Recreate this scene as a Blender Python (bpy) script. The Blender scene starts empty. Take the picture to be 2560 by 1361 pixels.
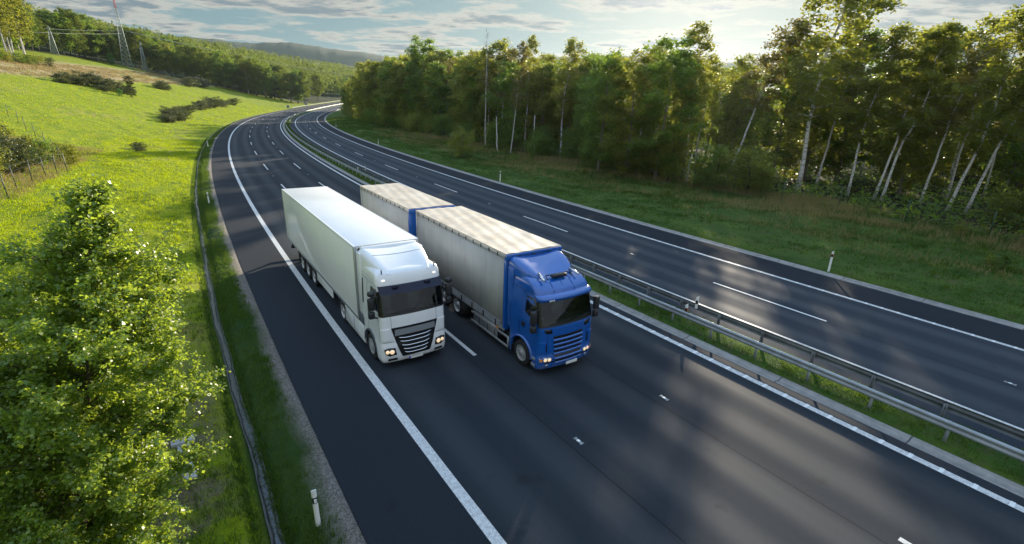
import bpy, bmesh, math, random
import numpy as np
from mathutils import Vector, Matrix
S = bpy.context.scene
COL = S.collection
R_ = math.radians
# ------------------------------------------------------------------ camera, sky, sun, exposure
CAM_H = 9.15
HAZE = .00005
cam_d = bpy.data.cameras.new("camera"); cam = bpy.data.objects.new("camera", cam_d); COL.objects.link(cam)
cam_d.sensor_width = 36.0; cam_d.lens = 1213.5 / 2560 * 36; cam_d.clip_start = 0.1; cam_d.clip_end = 30000
dn = np.array([1159.1 - 1280, 4174.2 - 680.5, 1213.5]); dn /= np.linalg.norm(dn)
fw = np.array([0, 0, 1.]) - dn * dn[2]; fw /= np.linalg.norm(fw); rt = np.cross(dn, fw)
# camera axes in the world: image right, image up, backwards
ax = Vector((rt[0], fw[0], -dn[0])); ay = -Vector((rt[1], fw[1], -dn[1])); az = -Vector((rt[2], fw[2], -dn[2]))
cam.matrix_world = Matrix(((ax.x, ay.x, az.x, 0), (ax.y, ay.y, az.y, 0), (ax.z, ay.z, az.z, CAM_H), (0, 0, 0, 1)))
S.camera = cam

SUN_EL, SUN_AZ = R_(15.7), R_(18.7)      # azimuth to the right of the way the camera looks
sun_dir = Vector((math.sin(SUN_AZ) * math.cos(SUN_EL), math.cos(SUN_AZ) * math.cos(SUN_EL), math.sin(SUN_EL)))
sl = bpy.data.lights.new("sun", 'SUN'); sl.energy = 5.0; sl.angle = R_(0.9); sl.color = (1.0, 0.86, 0.66)
so = bpy.data.objects.new("sun", sl); COL.objects.link(so); so.rotation_euler = (-sun_dir).to_track_quat('-Z', 'Y').to_euler()

S.view_settings.view_transform = 'Standard'; S.view_settings.look = 'None'
S.view_settings.gamma = 1; S.view_settings.exposure = 1.0
try: S.view_settings.use_curve_mapping = False
except Exception: pass
S.cycles.use_denoising = True
S.cycles.max_bounces = 7; S.cycles.diffuse_bounces = 3; S.cycles.glossy_bounces = 3
S.cycles.transmission_bounces = 5; S.cycles.transparent_max_bounces = 6; S.cycles.volume_bounces = 0; S.cycles.volume_step_rate = 4
S.cycles.sample_clamp_indirect = 6.0
S.cycles.caustics_reflective = False; S.cycles.caustics_refractive = False

W = bpy.data.worlds.new("World"); S.world = W; W.use_nodes = True
class NT:
    """small helper round a node tree"""
    def __init__(s, t): s.t = t; t.nodes.clear()
    def n(s, k, **kw):
        o = s.t.nodes.new(k)
        for a, b in kw.items():
            if a.startswith('i_'):
                key = a[2:]; key = int(key) if key.isdigit() else key.replace('_', ' ')
                if hasattr(b, 'is_output'): s.t.links.new(b, o.inputs[key])
                else: o.inputs[key].default_value = b
            else: setattr(o, a, b)
        return o
    def l(s, a, b): s.t.links.new(a, b)
    def math(s, op, a, b=None, c=None, clamp=False):
        o = s.n('ShaderNodeMath', operation=op, use_clamp=clamp)
        for i, v in enumerate((a, b, c)):
            if v is None: continue
            if hasattr(v, 'is_output'): s.l(v, o.inputs[i])
            else: o.inputs[i].default_value = v
        return o.outputs[0]
    def mix(s, f, a, b, mode='MIX'):
        o = s.n('ShaderNodeMix', data_type='RGBA', blend_type=mode)
        for i, v in ((0, f), (6, a), (7, b)):
            if hasattr(v, 'is_output'): s.l(v, o.inputs[i])
            else: o.inputs[i].default_value = v if i == 0 or len(v) == 4 else (*v, 1)
        return o.outputs[2]
    def rng(s, v, a, b, c=0., d=1., smooth=False):
        o = s.n('ShaderNodeMapRange', interpolation_type='SMOOTHSTEP' if smooth else 'LINEAR')
        s.l(v, o.inputs[0])
        for i, x in enumerate((a, b, c, d)): o.inputs[i + 1].default_value = x
        return o.outputs[0]
    def noise(s, vec, scale, detail=4., rough=.55, dist=0.):
        o = s.n('ShaderNodeTexNoise'); s.l(vec, o.inputs['Vector'])
        o.inputs['Scale'].default_value = scale; o.inputs['Detail'].default_value = detail
        o.inputs['Roughness'].default_value = rough; o.inputs['Distortion'].default_value = dist
        return o.outputs[0]

wt = NT(W.node_tree)
sky = wt.n('ShaderNodeTexSky', sky_type='NISHITA', sun_disc=False, sun_elevation=SUN_EL, sun_rotation=SUN_AZ,
           altitude=300, air_density=1.0, dust_density=2.2, ozone_density=1.5)
gen = wt.n('ShaderNodeTexCoord').outputs['Generated']
sep = wt.n('ShaderNodeSeparateXYZ'); wt.l(gen, sep.inputs[0])
zz = wt.math('ADD', wt.math('MAXIMUM', sep.outputs[2], 0.0), 0.06)
cxy = wt.n('ShaderNodeCombineXYZ')
wt.l(wt.math('DIVIDE', sep.outputs[0], zz), cxy.inputs[0]); wt.l(wt.math('DIVIDE', sep.outputs[1], zz), cxy.inputs[1])
cv = wt.n('ShaderNodeMapping', i_Scale=(1.0, 1.35, 1), i_Rotation=(0, 0, R_(25)), i_Location=(3.1, 1.7, 0)); wt.l(cxy.outputs[0], cv.inputs[0])
n1 = wt.noise(cv.outputs[0], .62, 9, .62, .35)
n2 = wt.noise(cv.outputs[0], 1.7, 8, .62, .2)
cn = wt.math('ADD', wt.math('MULTIPLY', n1, .68), wt.math('MULTIPLY', n2, .32))
mask = wt.rng(cn, .455, .555, 0, 1, True)
thick = wt.rng(cn, .505, .575, 0, 1, True)
sd = wt.n('ShaderNodeVectorMath', operation='DOT_PRODUCT'); wt.l(gen, sd.inputs[0]); sd.inputs[1].default_value = sun_dir
near_sun = wt.math('POWER', wt.math('MAXIMUM', sd.outputs['Value'], 0), 55)
lit = wt.mix(near_sun, (3.5, 3.2, 2.7), (4.0, 3.75, 3.3))
shade = wt.mix(near_sun, (.95, 1.3, 1.5), (3.0, 3.1, 3.2))
cloud = wt.mix(thick, lit, shade)
skyc = wt.mix(.97, sky.outputs[0], (.95, 1.65, 1.85))
skyc = wt.mix(wt.math('MULTIPLY', near_sun, .4), skyc, (3.4, 3.3, 3.1))
colr = wt.mix(wt.math('MULTIPLY', mask, .95), skyc, cloud)
# blue sky overhead, outside the picture, brightened to add fill light
colr = wt.mix(wt.rng(sep.outputs[2], .40, .75, 0, 1, True), colr, (3.2, 4.8, 7.2))
# unseen bright sky added behind the viewer, fill for the shaded sides
colr = wt.mix(wt.rng(sep.outputs[1], .1, -.6, 0, .8, True), colr, (4.4, 4.9, 5.6))
bg = wt.n('ShaderNodeBackground', i_Strength=0.10); wt.l(colr, bg.inputs[0])
out = wt.n('ShaderNodeOutputWorld'); wt.l(bg.outputs[0], out.inputs[0])

# ------------------------------------------------------------------ object helpers
def tag(o, label=None, cat=None, group=None, kind=None):
    if label: o['label'] = label
    if cat: o['category'] = cat
    if group: o['group'] = group
    if kind: o['kind'] = kind
    return o
def empty(name, loc=(0, 0, 0), rz=0., label=None, cat=None, group=None):
    o = bpy.data.objects.new(name, None); COL.objects.link(o); o.location = loc; o.rotation_euler = (0, 0, rz)
    o.empty_display_size = .3
    return tag(o, label, cat, group)
def mesh(name, V, F, mat, parent=None, smooth=False, uv=None):
    """V (n,3); F: one (m,k) array or a list of such arrays"""
    V = np.asarray(V, np.float32)
    Fs = [np.asarray(f, np.int32) for f in (F if isinstance(F, list) else [F]) if len(f)]
    me = bpy.data.meshes.new(name)
    me.vertices.add(len(V)); me.vertices.foreach_set('co', V.ravel())
    nl = sum(f.size for f in Fs); nf = sum(len(f) for f in Fs)
    me.loops.add(nl); me.polygons.add(nf)
    me.loops.foreach_set('vertex_index', np.concatenate([f.ravel() for f in Fs]))
    tot = np.concatenate([np.full(len(f), f.shape[1], np.int32) for f in Fs])
    st = np.concatenate([[0], np.cumsum(tot)[:-1]]).astype(np.int32)
    me.polygons.foreach_set('loop_start', st)
    try: me.polygons.foreach_set('loop_total', tot)
    except Exception: pass
    if smooth: me.polygons.foreach_set('use_smooth', np.ones(nf, bool))
    if uv is not None:
        u = me.uv_layers.new(name='UVMap'); li = np.concatenate([f.ravel() for f in Fs])
        u.data.foreach_set('uv', np.asarray(uv, np.float32)[li].ravel())
    me.update(calc_edges=True); me.validate()
    if mat: me.materials.append(mat)
    o = bpy.data.objects.new(name, me); COL.objects.link(o)
    if parent: o.parent = parent
    return o
class MB:
    """collects shapes that become ONE mesh"""
    def __init__(s): s.V = []; s.F = {}; s.n = 0
    def add(s, V, F):
        V = np.asarray(V, float); F = np.asarray(F, int)
        s.V.append(V); s.F.setdefault(F.shape[1], []).append(F + s.n); s.n += len(V); return s
    def box(s, x0, x1, y0, y1, z0, z1, b=0.0):
        if b <= 0:
            V = [(x, y, z) for z in (z0, z1) for y in (y0, y1) for x in (x0, x1)]
            return s.add(V, [(0, 2, 3, 1), (4, 5, 7, 6), (0, 1, 5, 4), (2, 6, 7, 3), (0, 4, 6, 2), (1, 3, 7, 5)])
        bm = bmesh.new(); bmesh.ops.create_cube(bm, size=1)
        bmesh.ops.scale(bm, vec=(x1 - x0, y1 - y0, z1 - z0), verts=bm.verts)
        bmesh.ops.translate(bm, vec=((x0 + x1) / 2, (y0 + y1) / 2, (z0 + z1) / 2), verts=bm.verts)
        bmesh.ops.bevel(bm, geom=bm.edges[:], offset=b, segments=2, affect='EDGES', profile=.5)
        return s.bm(bm)
    def bm(s, bm):
        bm.verts.index_update(); V = [v.co[:] for v in bm.verts]; by = {}
        for f in bm.faces: by.setdefault(len(f.verts), []).append([v.index for v in f.verts])
        s.V.append(np.array(V))
        for k, f in by.items(): s.F.setdefault(k, []).append(np.array(f) + s.n)
        s.n += len(V); bm.free(); return s
    def tube(s, P, r, n=6, cap=True):
        P = np.asarray(P, float); m = len(P); r = np.full(m, r, float) if np.isscalar(r) else np.asarray(r, float)
        T = np.gradient(P, axis=0); T /= np.linalg.norm(T, axis=1)[:, None] + 1e-9
        ref = np.array([0, 0, 1.]) if abs(T[0][2]) < .9 else np.array([1., 0, 0])
        A = np.cross(T, ref); A /= np.linalg.norm(A, axis=1)[:, None] + 1e-9; B = np.cross(T, A)
        an = np.arange(n) * 2 * np.pi / n
        V = P[:, None] + r[:, None, None] * (np.cos(an)[None, :, None] * A[:, None] + np.sin(an)[None, :, None] * B[:, None])
        i = np.arange(m - 1)[:, None] * n; j = np.arange(n)[None]; k = (j + 1) % n
        F = np.stack([i + j, i + k, i + n + k, i + n + j], -1).reshape(-1, 4)
        base = s.n; s.add(V.reshape(-1, 3), F)
        if cap:
            s.F.setdefault(n, []).append(np.array([list(range(base + n - 1, base - 1, -1)), list(range(base + (m - 1) * n, base + m * n))]))
        return s
    def lathe_y(s, prof, c, n=28):
        """prof: (radius, y) pairs turned round the y axis through c"""
        an = np.arange(n) * 2 * np.pi / n; p = np.array(prof, float); m = len(p)
        V = np.stack([np.outer(p[:, 0], np.cos(an)), np.repeat(p[:, 1][:, None], n, 1), np.outer(p[:, 0], np.sin(an))], -1).reshape(-1, 3) + np.array(c)
        i = np.arange(m - 1)[:, None] * n; j = np.arange(n)[None]; k = (j + 1) % n
        return s.add(V, np.stack([i + j, i + k, i + n + k, i + n + j], -1).reshape(-1, 4))
    def grid(s, V):
        V = np.asarray(V, float); a, b = V.shape[:2]
        i = np.arange(a - 1)[:, None] * b; j = np.arange(b - 1)[None]
        return s.add(V.reshape(-1, 3), np.stack([i + j, i + j + 1, i + b + j + 1, i + b + j], -1).reshape(-1, 4))
    def sheet(s, V, t):
        """a grid with thickness: t is the offset vector of its back"""
        V = np.asarray(V, float); s.grid(V); s.grid((V + np.asarray(t, float))[:, ::-1])
        for e in (V[0], V[-1][::-1], V[:, 0][::-1], V[:, -1]): s.grid(np.stack([e + np.asarray(t, float), e]))
        return s
    def build(s, name, mat, parent=None, smooth=False):
        return mesh(name, np.concatenate(s.V), [np.concatenate(f) for f in s.F.values()], mat, parent, smooth)
def kids(o): return [c for c in bpy.data.objects if c.parent == o]
def copy_tree(o, parent=None, cache={}):
    c = o.copy(); COL.objects.link(c); c.parent = parent
    if o.name not in cache: cache[o.name] = list(o.children)
    for ch in cache[o.name]: copy_tree(ch, c)
    return c

# ------------------------------------------------------------------ materials
M = {}
def mat(name):
    m = bpy.data.materials.new(name); m.use_nodes = True; M[name] = m; return NT(m.node_tree)
def pbr(name, col, rough=.5, metal=0., spec=.5, bump=0., bscale=40., var=0., vscale=3., coat=0.):
    t = mat(name); b = t.n('ShaderNodeBsdfPrincipled', i_Roughness=rough, i_Metallic=metal)
    b.inputs['Specular IOR Level'].default_value = spec; b.inputs['Coat Weight'].default_value = coat
    b.inputs['Coat Roughness'].default_value = .06
    co = t.n('ShaderNodeTexCoord').outputs['Object']
    if var:
        f = t.noise(co, vscale, 5, .6)
        t.l(t.mix(t.rng(f, .3, .7), [c * (1 - var) for c in col], [min(1, c * (1 + var)) for c in col]), b.inputs['Base Color'])
    else: b.inputs['Base Color'].default_value = (*col, 1)
    if name in ('white_paint', 'box_white', 'blue_paint'):     # road grime splashed up from the wheels, thin streaks
        z = t.n('ShaderNodeSeparateXYZ'); t.l(co, z.inputs[0]); mp = t.n('ShaderNodeMapping', i_Scale=(3, 3, .5)); t.l(co, mp.inputs[0])
        st = t.rng(t.noise(mp.outputs[0], 1.5, 6, .7), .45, .75); gm = t.math('ADD', t.math('MULTIPLY', t.rng(z.outputs[2], 1.0, .25), t.rng(t.noise(co, 4, 5, .65), .35, .7, 0, .55)), t.math('MULTIPLY', st, .06), clamp=True)
        t.l(t.mix(gm, b.inputs['Base Color'].links[0].from_socket, (.16, .14, .115)), b.inputs['Base Color']); t.l(t.math('ADD', t.math('MULTIPLY', gm, .5), rough), b.inputs['Roughness'])
    if bump:
        bn = t.n('ShaderNodeBump', i_Strength=bump, i_Distance=.02); t.l(t.noise(co, bscale, 4), bn.inputs['Height']); t.l(bn.outputs[0], b.inputs['Normal'])
    o = t.n('ShaderNodeOutputMaterial'); t.l(b.outputs[0], o.inputs[0]); return t, b
pbr('white_paint', (.78, .79, .79), .32, var=.03, vscale=1.5, coat=.5)
pbr('box_white', (.80, .81, .80), .34, var=.03, vscale=.6, coat=.3)
pbr('blue_paint', (.002, .088, .38), .22, var=.08, vscale=1.2, coat=1.)
pbr('dark_plastic', (.018, .019, .022), .5, bump=.1, bscale=200)
pbr('black_trim', (.008, .009, .010), .35)
pbr('grey_plastic', (.07, .085, .11), .55)
pbr('silver', (.42, .44, .46), .35, .6)
pbr('chrome', (.75, .76, .78), .12, 1.)
pbr('aluminium', (.38, .40, .41), .45, .55, var=.2, vscale=4)
pbr('rubber', (.012, .012, .013), .8, bump=.2, bscale=80)
pbr('rim_steel', (.42, .43, .45), .4, .5, var=.15, vscale=8)
pbr('galvanised', (.30, .33, .35), .5, .45, var=.25, vscale=1.8, bump=.05)
pbr('galvanised_dull', (.12, .135, .14), .62, .35, var=.3, vscale=1.4)
pbr('concrete', (.30, .30, .29), .9, var=.28, vscale=1.1, bump=.3, bscale=30)
pbr('white_plastic', (.80, .80, .78), .45)
pbr('black_band', (.015, .015, .015), .5)
pbr('orange_glass', (.75, .16, .02), .25)
pbr('plate_white', (.75, .76, .74), .4)
pbr('plate_blue', (.01, .04, .4), .4)
pbr('fence_green', (.012, .05, .035), .5)
pbr('fence_grey', (.13, .14, .13), .7)
pbr('pylon_steel', (.34, .40, .37), .6, .3)
pbr('pylon_red', (.55, .07, .06), .6)
pbr('wire', (.45, .46, .45), .5, .5)
pbr('bark_birch', (.55, .54, .50), .8)
pbr('bark_brown', (.075, .055, .04), .9, var=.4, vscale=5, bump=.4, bscale=12)
pbr('bark_grey', (.19, .165, .13), .9, var=.4, vscale=4, bump=.4, bscale=12)
pbr('interior', (.035, .037, .04), .8)
pbr('seat_cloth', (.12, .125, .14), .9)
pbr('amber_light', (.8, .3, .05), .3)
pbr('sign_back', (.22, .25, .28), .6, .3)
t = mat('bark_birch')     # birch bark: pale with dark scars and a dark foot
co = t.n('ShaderNodeTexCoord').outputs['Object']
mp = t.n('ShaderNodeMapping', i_Scale=(2.5, 2.5, 7)); t.l(co, mp.inputs[0])
f = t.rng(t.noise(mp.outputs[0], 1.3, 5, .7), .54, .62)
b = t.n('ShaderNodeBsdfPrincipled', i_Roughness=.75); t.l(t.mix(f, (.62, .60, .56), (.07, .06, .05)), b.inputs[0])
t.l(b.outputs[0], t.n('ShaderNodeOutputMaterial').inputs[0])
def lamp(name, col, st, base):
    t = mat(name); b = t.n('ShaderNodeBsdfPrincipled', i_Roughness=.12, i_Base_Color=(*base, 1)); b.inputs['Emission Color'].default_value = (*col, 1)
    b.inputs['Emission Strength'].default_value = st; t.l(b.outputs[0], t.n('ShaderNodeOutputMaterial').inputs[0])
lamp('headlamp', (1, .72, .40), .38, (.5, .5, .5))
lamp('marker_lamp', (1, .95, .85), .5, (.6, .6, .6))
# glass one can see into
t = mat('glass'); fr = t.n('ShaderNodeFresnel', i_IOR=1.5)
ms = t.n('ShaderNodeMixShader'); t.l(fr.outputs[0], ms.inputs[0])
t.l(t.n('ShaderNodeBsdfTransparent', i_Color=(.62, .74, .72, 1)).outputs[0], ms.inputs[1]); t.l(t.n('ShaderNodeBsdfGlossy', i_Roughness=.03).outputs[0], ms.inputs[2])
t.l(ms.outputs[0], t.n('ShaderNodeOutputMaterial').inputs[0])
pbr('dark_glass', (.006, .009, .010), .06, spec=.6)
t = mat('tinted_visor'); ms = t.n('ShaderNodeMixShader', i_0=.4)
t.l(t.n('ShaderNodeBsdfTransparent', i_Color=(.10, .11, .18, 1)).outputs[0], ms.inputs[1])
t.l(t.n('ShaderNodeBsdfPrincipled', i_Base_Color=(.05, .055, .10, 1), i_Roughness=.2).outputs[0], ms.inputs[2])
t.l(ms.outputs[0], t.n('ShaderNodeOutputMaterial').inputs[0])
# tarpaulin of the curtain sides: faint vertical folds, weathered grey
t = mat('curtain'); co = t.n('ShaderNodeTexCoord').outputs['Object']
mp = t.n('ShaderNodeMapping', i_Scale=(2.2, .1, .12)); t.l(co, mp.inputs[0]); fold = t.noise(mp.outputs[0], 2.0, 4, .6)
dirt = t.noise(co, .7, 6, .6)
b = t.n('ShaderNodeBsdfPrincipled', i_Roughness=.5)
t.l(t.mix(t.rng(t.math('ADD', t.math('MULTIPLY', fold, .4), t.math('MULTIPLY', dirt, .6)), .35, .65), (.30, .31, .30), (.42, .425, .40)), b.inputs[0])
bn = t.n('ShaderNodeBump', i_Strength=.35, i_Distance=.03); t.l(fold, bn.inputs['Height']); t.l(bn.outputs[0], b.inputs['Normal'])
t.l(b.outputs[0], t.n('ShaderNodeOutputMaterial').inputs[0])
t = mat('roof_tarp'); co = t.n('ShaderNodeTexCoord').outputs['Object']
f1 = t.noise(co, .8, 7, .65, .5); f2 = t.noise(co, 5, 5, .6)
b = t.n('ShaderNodeBsdfPrincipled', i_Roughness=.55)
c1 = t.mix(t.rng(f1, .35, .62), (.58, .53, .44), (.44, .38, .30)); t.l(t.mix(t.rng(f2, .55, .72, 0, .5), c1, (.33, .29, .23)), b.inputs[0])
bn = t.n('ShaderNodeBump', i_Strength=.5, i_Distance=.06); t.l(f1, bn.inputs['Height']); t.l(bn.outputs[0], b.inputs['Normal'])
t.l(b.outputs[0], t.n('ShaderNodeOutputMaterial').inputs[0])
# leaves
def leaf(name, c0, c1, tr, rough=.45, k=.45, spec=.4, hue=.0):
    t = mat(name); g = t.n('ShaderNodeNewGeometry'); oi = t.n('ShaderNodeObjectInfo')
    co = t.n('ShaderNodeTexCoord').outputs['Object']
    f = t.math('ADD', t.math('MULTIPLY', g.outputs['Random Per Island'], .55), t.math('MULTIPLY', t.noise(co, .55, 3), .45))
    f = t.math('ADD', f, t.math('MULTIPLY', t.math('SUBTRACT', oi.outputs['Random'], .5), .5), clamp=True)
    c = t.mix(f, c0, c1)
    b = t.n('ShaderNodeBsdfPrincipled', i_Roughness=rough); b.inputs['Specular IOR Level'].default_value = spec
    t.l(c, b.inputs[0]); tl = t.n('ShaderNodeBsdfTranslucent'); t.l(t.mix(f, [x * .8 for x in tr], [x * 1.15 for x in tr]), tl.inputs[0])
    ms = t.n('ShaderNodeMixShader', i_0=k); t.l(b.outputs[0], ms.inputs[1]); t.l(tl.outputs[0], ms.inputs[2])
    t.l(ms.outputs[0], t.n('ShaderNodeOutputMaterial').inputs[0])
leaf('leaf_birch', (.04, .08, .010), (.12, .14, .022), (.43, .45, .045), k=.52)
leaf('leaf_broad', (.026, .075, .014), (.08, .14, .020), (.29, .42, .035), k=.5)
leaf('leaf_autumn', (.09, .10, .022), (.17, .145, .04), (.36, .31, .05))
leaf('leaf_conifer', (.022, .05, .018), (.05, .09, .026), (.04, .07, .015), k=.2)
leaf('leaf_front', (.055, .125, .012), (.165, .235, .045), (.58, .74, .06), rough=.36, spec=.6, k=.42)
leaf('leaf_scrub', (.042, .07, .018), (.095, .11, .032), (.15, .16, .03), k=.3)
leaf('leaf_bright', (.03, .14, .02), (.06, .2, .02), (.15, .35, .03))
leaf('leaf_hill', (.05, .12, .016), (.22, .25, .036), (.34, .40, .05), k=.35, rough=.8, spec=.08)
leaf('blade', (.125, .19, .004), (.19, .235, .006), (.50, .60, .006), k=.55, rough=.5, spec=.3)
leaf('blade_dry', (.20, .17, .07), (.30, .24, .11), (.36, .28, .11), k=.45, rough=.6, spec=.2)
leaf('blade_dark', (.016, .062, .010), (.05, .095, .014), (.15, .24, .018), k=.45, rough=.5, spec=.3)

# ------------------------------------------------------------------ the lie of the land: d = metres right of the left edge line, s = metres along the road
# TERRAIN BEGIN
RC = np.array([741.606, 536.971]); RR = 910.917
def zr(s): s = np.clip(np.asarray(s, float), -1e4, 120); return 8e-5 * np.maximum(0, s + 310) ** 2
LN = [-5, 2.39, 2.42, 3.4, 3.72, 4.28, 4.6, 7, 14, 20, 32, 110, 450, 700, 1200, 3000]
LZ = [-.09, -.09, -.015, -.12, -.36, -.36, -.12, .12, .6, 1.5, 4.5, 24, 104, 125, 130, 130]
RN = [12.55, 12.64, 13.5, 14.58, 14.62, 26.68, 27.40, 27.42, 29.5, 36, 44, 60, 900]
RZ = [-.09, .015, .07, .03, -.09, -.09, -.09, .02, .22, .55, .8, .7, .7]
def bumps(d, s):
    d = np.asarray(d, float); s = np.asarray(s, float)
    k = np.clip((-d - 5) / 6, 0, 1) + 1.7 * np.clip((d - 28.5) / 5, 0, 1)
    return k * (.10 * np.sin(.55 * d + 1.7 * np.sin(.13 * s)) * np.sin(.31 * s + .4 * d) + .16 * np.sin(.17 * d + .09 * s) * np.cos(.11 * s - .05 * d) + .05 * np.sin(1.3 * d + .6 * s))
def tz(d, s):
    d = np.asarray(d, float)
    k = np.where(d < -8, np.interp(s, [-220, -60, 150, 500, 900], [1, .78, .60, .42, .3]), 1.)
    return zr(s) + np.where(d < 5, np.interp(-d, LN, LZ) * k, np.interp(d, RN, RZ)) + bumps(d, s)
def wx(d, s):
    th = np.asarray(s, float) / RR; r = RR - np.asarray(d, float)
    return RC[0] - r * np.cos(th), RC[1] + r * np.sin(th)
def ds(x, y):
    vx, vy = np.asarray(x, float) - RC[0], np.asarray(y, float) - RC[1]
    return RR - np.hypot(vx, vy), np.arctan2(vy, -vx) * RR
# TERRAIN END
def P3(d, s, z=0.):
    x, y = wx(d, s); return np.stack(np.broadcast_arrays(x, y, zr(s) + z), -1)
def on_ground(x, y):
    d, s = ds(x, y); return float(tz(d, s))
def strip(name, mat_, d0, d1, s0, s1, z=0., step=2., parent=None, nd=2, kind='structure', uv=True):
    ss = np.unique(np.concatenate([[s0, s1], np.arange(math.ceil(s0 / step) * step, s1, step)])); dd = np.linspace(d0, d1, nd)
    Sg, Dg = np.meshgrid(ss, dd, indexing='ij'); V = P3(Dg, Sg, z).reshape(-1, 3)
    a, b = Sg.shape; i = np.arange(a - 1)[:, None] * b; j = np.arange(b - 1)[None]
    F = np.stack([i + j, i + j + 1, i + b + j + 1, i + b + j], -1).reshape(-1, 4)
    o = mesh(name, V, F, mat_, parent, False, np.stack([Dg.ravel(), Sg.ravel()], -1) if uv else None)
    if kind: o['kind'] = kind
    return o

# ground: one sheet along the road, out over the hill on the left and the woods on the right
def uvds(t):
    u = t.n('ShaderNodeUVMap'); sp = t.n('ShaderNodeSeparateXYZ'); t.l(u.outputs[0], sp.inputs[0]); return u.outputs[0], sp.outputs[0], sp.outputs[1]
t = mat('ground'); uv, D, Sx = uvds(t)
mp = t.n('ShaderNodeMapping', i_Scale=(1.6, .7, 1)); t.l(uv, mp.inputs[0])
big = t.noise(mp.outputs[0], .035, 5, .6, .6); mid = t.noise(mp.outputs[0], .35, 5, .62); fine = t.noise(uv, 3.0, 6, .7); vfine = t.noise(uv, 16, 4, .75)
g1 = t.mix(t.rng(mid, .36, .66), (.15, .22, .005), (.29, .31, .008))
g1 = t.mix(t.rng(fine, .40, .68, 0, .65), g1, (.06, .115, .008))
tuss = t.noise(mp.outputs[0], .9, 6, .7, .8)
g1 = t.mix(t.rng(tuss, .52, .66, 0, .7), g1, (.035, .075, .010))
dry = t.math('MULTIPLY', t.rng(big, .52, .66), t.rng(mid, .38, .6), clamp=True)
g1 = t.mix(t.math('MULTIPLY', dry, .55), g1, (.26, .21, .085))
# straw-coloured band above the far fence
band = t.math('MULTIPLY', t.rng(D, -100, -92), t.rng(D, -62, -66), clamp=True)
band = t.math('MULTIPLY', band, t.rng(t.math('ADD', mid, t.math('MULTIPLY', big, .7)), .68, .86), clamp=True)
g1 = t.mix(band, g1, (.33, .26, .15))
gr = t.mix(t.rng(mid, .38, .64), (.030, .080, .012), (.075, .13, .018)); gr = t.mix(t.rng(fine, .48, .68, 0, .7), gr, (.09, .075, .04)); tus2 = t.noise(uv, .8, 6, .7, .6); gr = t.mix(t.rng(tus2, .55, .68, 0, .7), gr, (.10, .082, .045)); gr = t.mix(t.rng(t.noise(uv, 1.7, 5, .7), .58, .7, 0, .9), gr, (.02, .04, .01))
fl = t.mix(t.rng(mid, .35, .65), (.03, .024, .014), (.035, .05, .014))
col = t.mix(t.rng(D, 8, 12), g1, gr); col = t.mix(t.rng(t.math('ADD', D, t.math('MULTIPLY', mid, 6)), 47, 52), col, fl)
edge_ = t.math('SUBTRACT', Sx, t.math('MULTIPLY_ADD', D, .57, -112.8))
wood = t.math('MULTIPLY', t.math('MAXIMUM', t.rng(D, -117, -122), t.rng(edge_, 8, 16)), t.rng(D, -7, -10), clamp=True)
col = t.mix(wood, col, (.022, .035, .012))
verge = t.math('MULTIPLY', t.rng(D, -4.4, -4.1), t.rng(D, -2.3, -2.6)); col = t.mix(verge, col, t.mix(t.rng(mid, .35, .65), (.018, .045, .008), (.045, .075, .014)))  # strip between ditch and asphalt: its shade is put into the colour
bare = t.math('MULTIPLY', t.math('MULTIPLY', t.rng(D, -9, -7.5), t.rng(D, -4.3, -5.0)), t.math('MULTIPLY', t.rng(Sx, -549, -555), t.rng(t.noise(uv, .55, 6, .7), .42, .56)))
col = t.mix(bare, col, t.mix(t.rng(vfine, .4, .65), (.10, .085, .05), (.17, .145, .09)))
stony = t.math('MULTIPLY', t.rng(t.math('ADD', D, t.math('MULTIPLY', mid, 1.6)), -2.25, -1.75), t.rng(D, 2, 1), clamp=True)
vo = t.n('ShaderNodeTexVoronoi', i_Scale=26.); t.l(uv, vo.inputs['Vector'])
gv = t.mix(t.rng(vo.outputs['Color'], 0, 1), (.085, .075, .065), (.30, .27, .24))
col = t.mix(stony, col, gv)
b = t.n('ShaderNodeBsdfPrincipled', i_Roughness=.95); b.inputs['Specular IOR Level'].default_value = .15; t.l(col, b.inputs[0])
bn = t.n('ShaderNodeBump', i_Strength=.9, i_Distance=.12); t.l(t.math('ADD', fine, t.math('MULTIPLY', vfine, .5)), bn.inputs['Height']); t.l(bn.outputs[0], b.inputs['Normal'])
t.l(b.outputs[0], t.n('ShaderNodeOutputMaterial').inputs[0])
dcol = np.unique(np.round(np.concatenate([-np.array(LN[1:-1]), np.array(RN), [5.], np.arange(-40, -4.5, .9), np.arange(-130, -40, 3.), np.arange(-450, -130, 12.),
      [-3000, -2000, -1500, -900, -800, -600], np.arange(28.5, 60, 1.1), np.arange(60, 130, 6.), [150, 200, 300, 450, 650, 860]]), 3))
srow = np.unique(np.concatenate([np.arange(-700, -380, 1.5), np.arange(-380, 160, 3.), np.arange(160, 1600, 30.)]))
Sg, Dg = np.meshgrid(srow, dcol, indexing='ij'); X, Y = wx(Dg, Sg); V = np.stack([X, Y, tz(Dg, Sg)], -1).reshape(-1, 3)
a, b_ = Sg.shape; i = np.arange(a - 1)[:, None] * b_; j = np.arange(b_ - 1)[None]
g = mesh('ground', V, np.stack([i + j, i + j + 1, i + b_ + j + 1, i + b_ + j], -1).reshape(-1, 4), M['ground'], None, True, np.stack([Dg.ravel(), Sg.ravel()], -1)); g['kind'] = 'structure'

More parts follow.
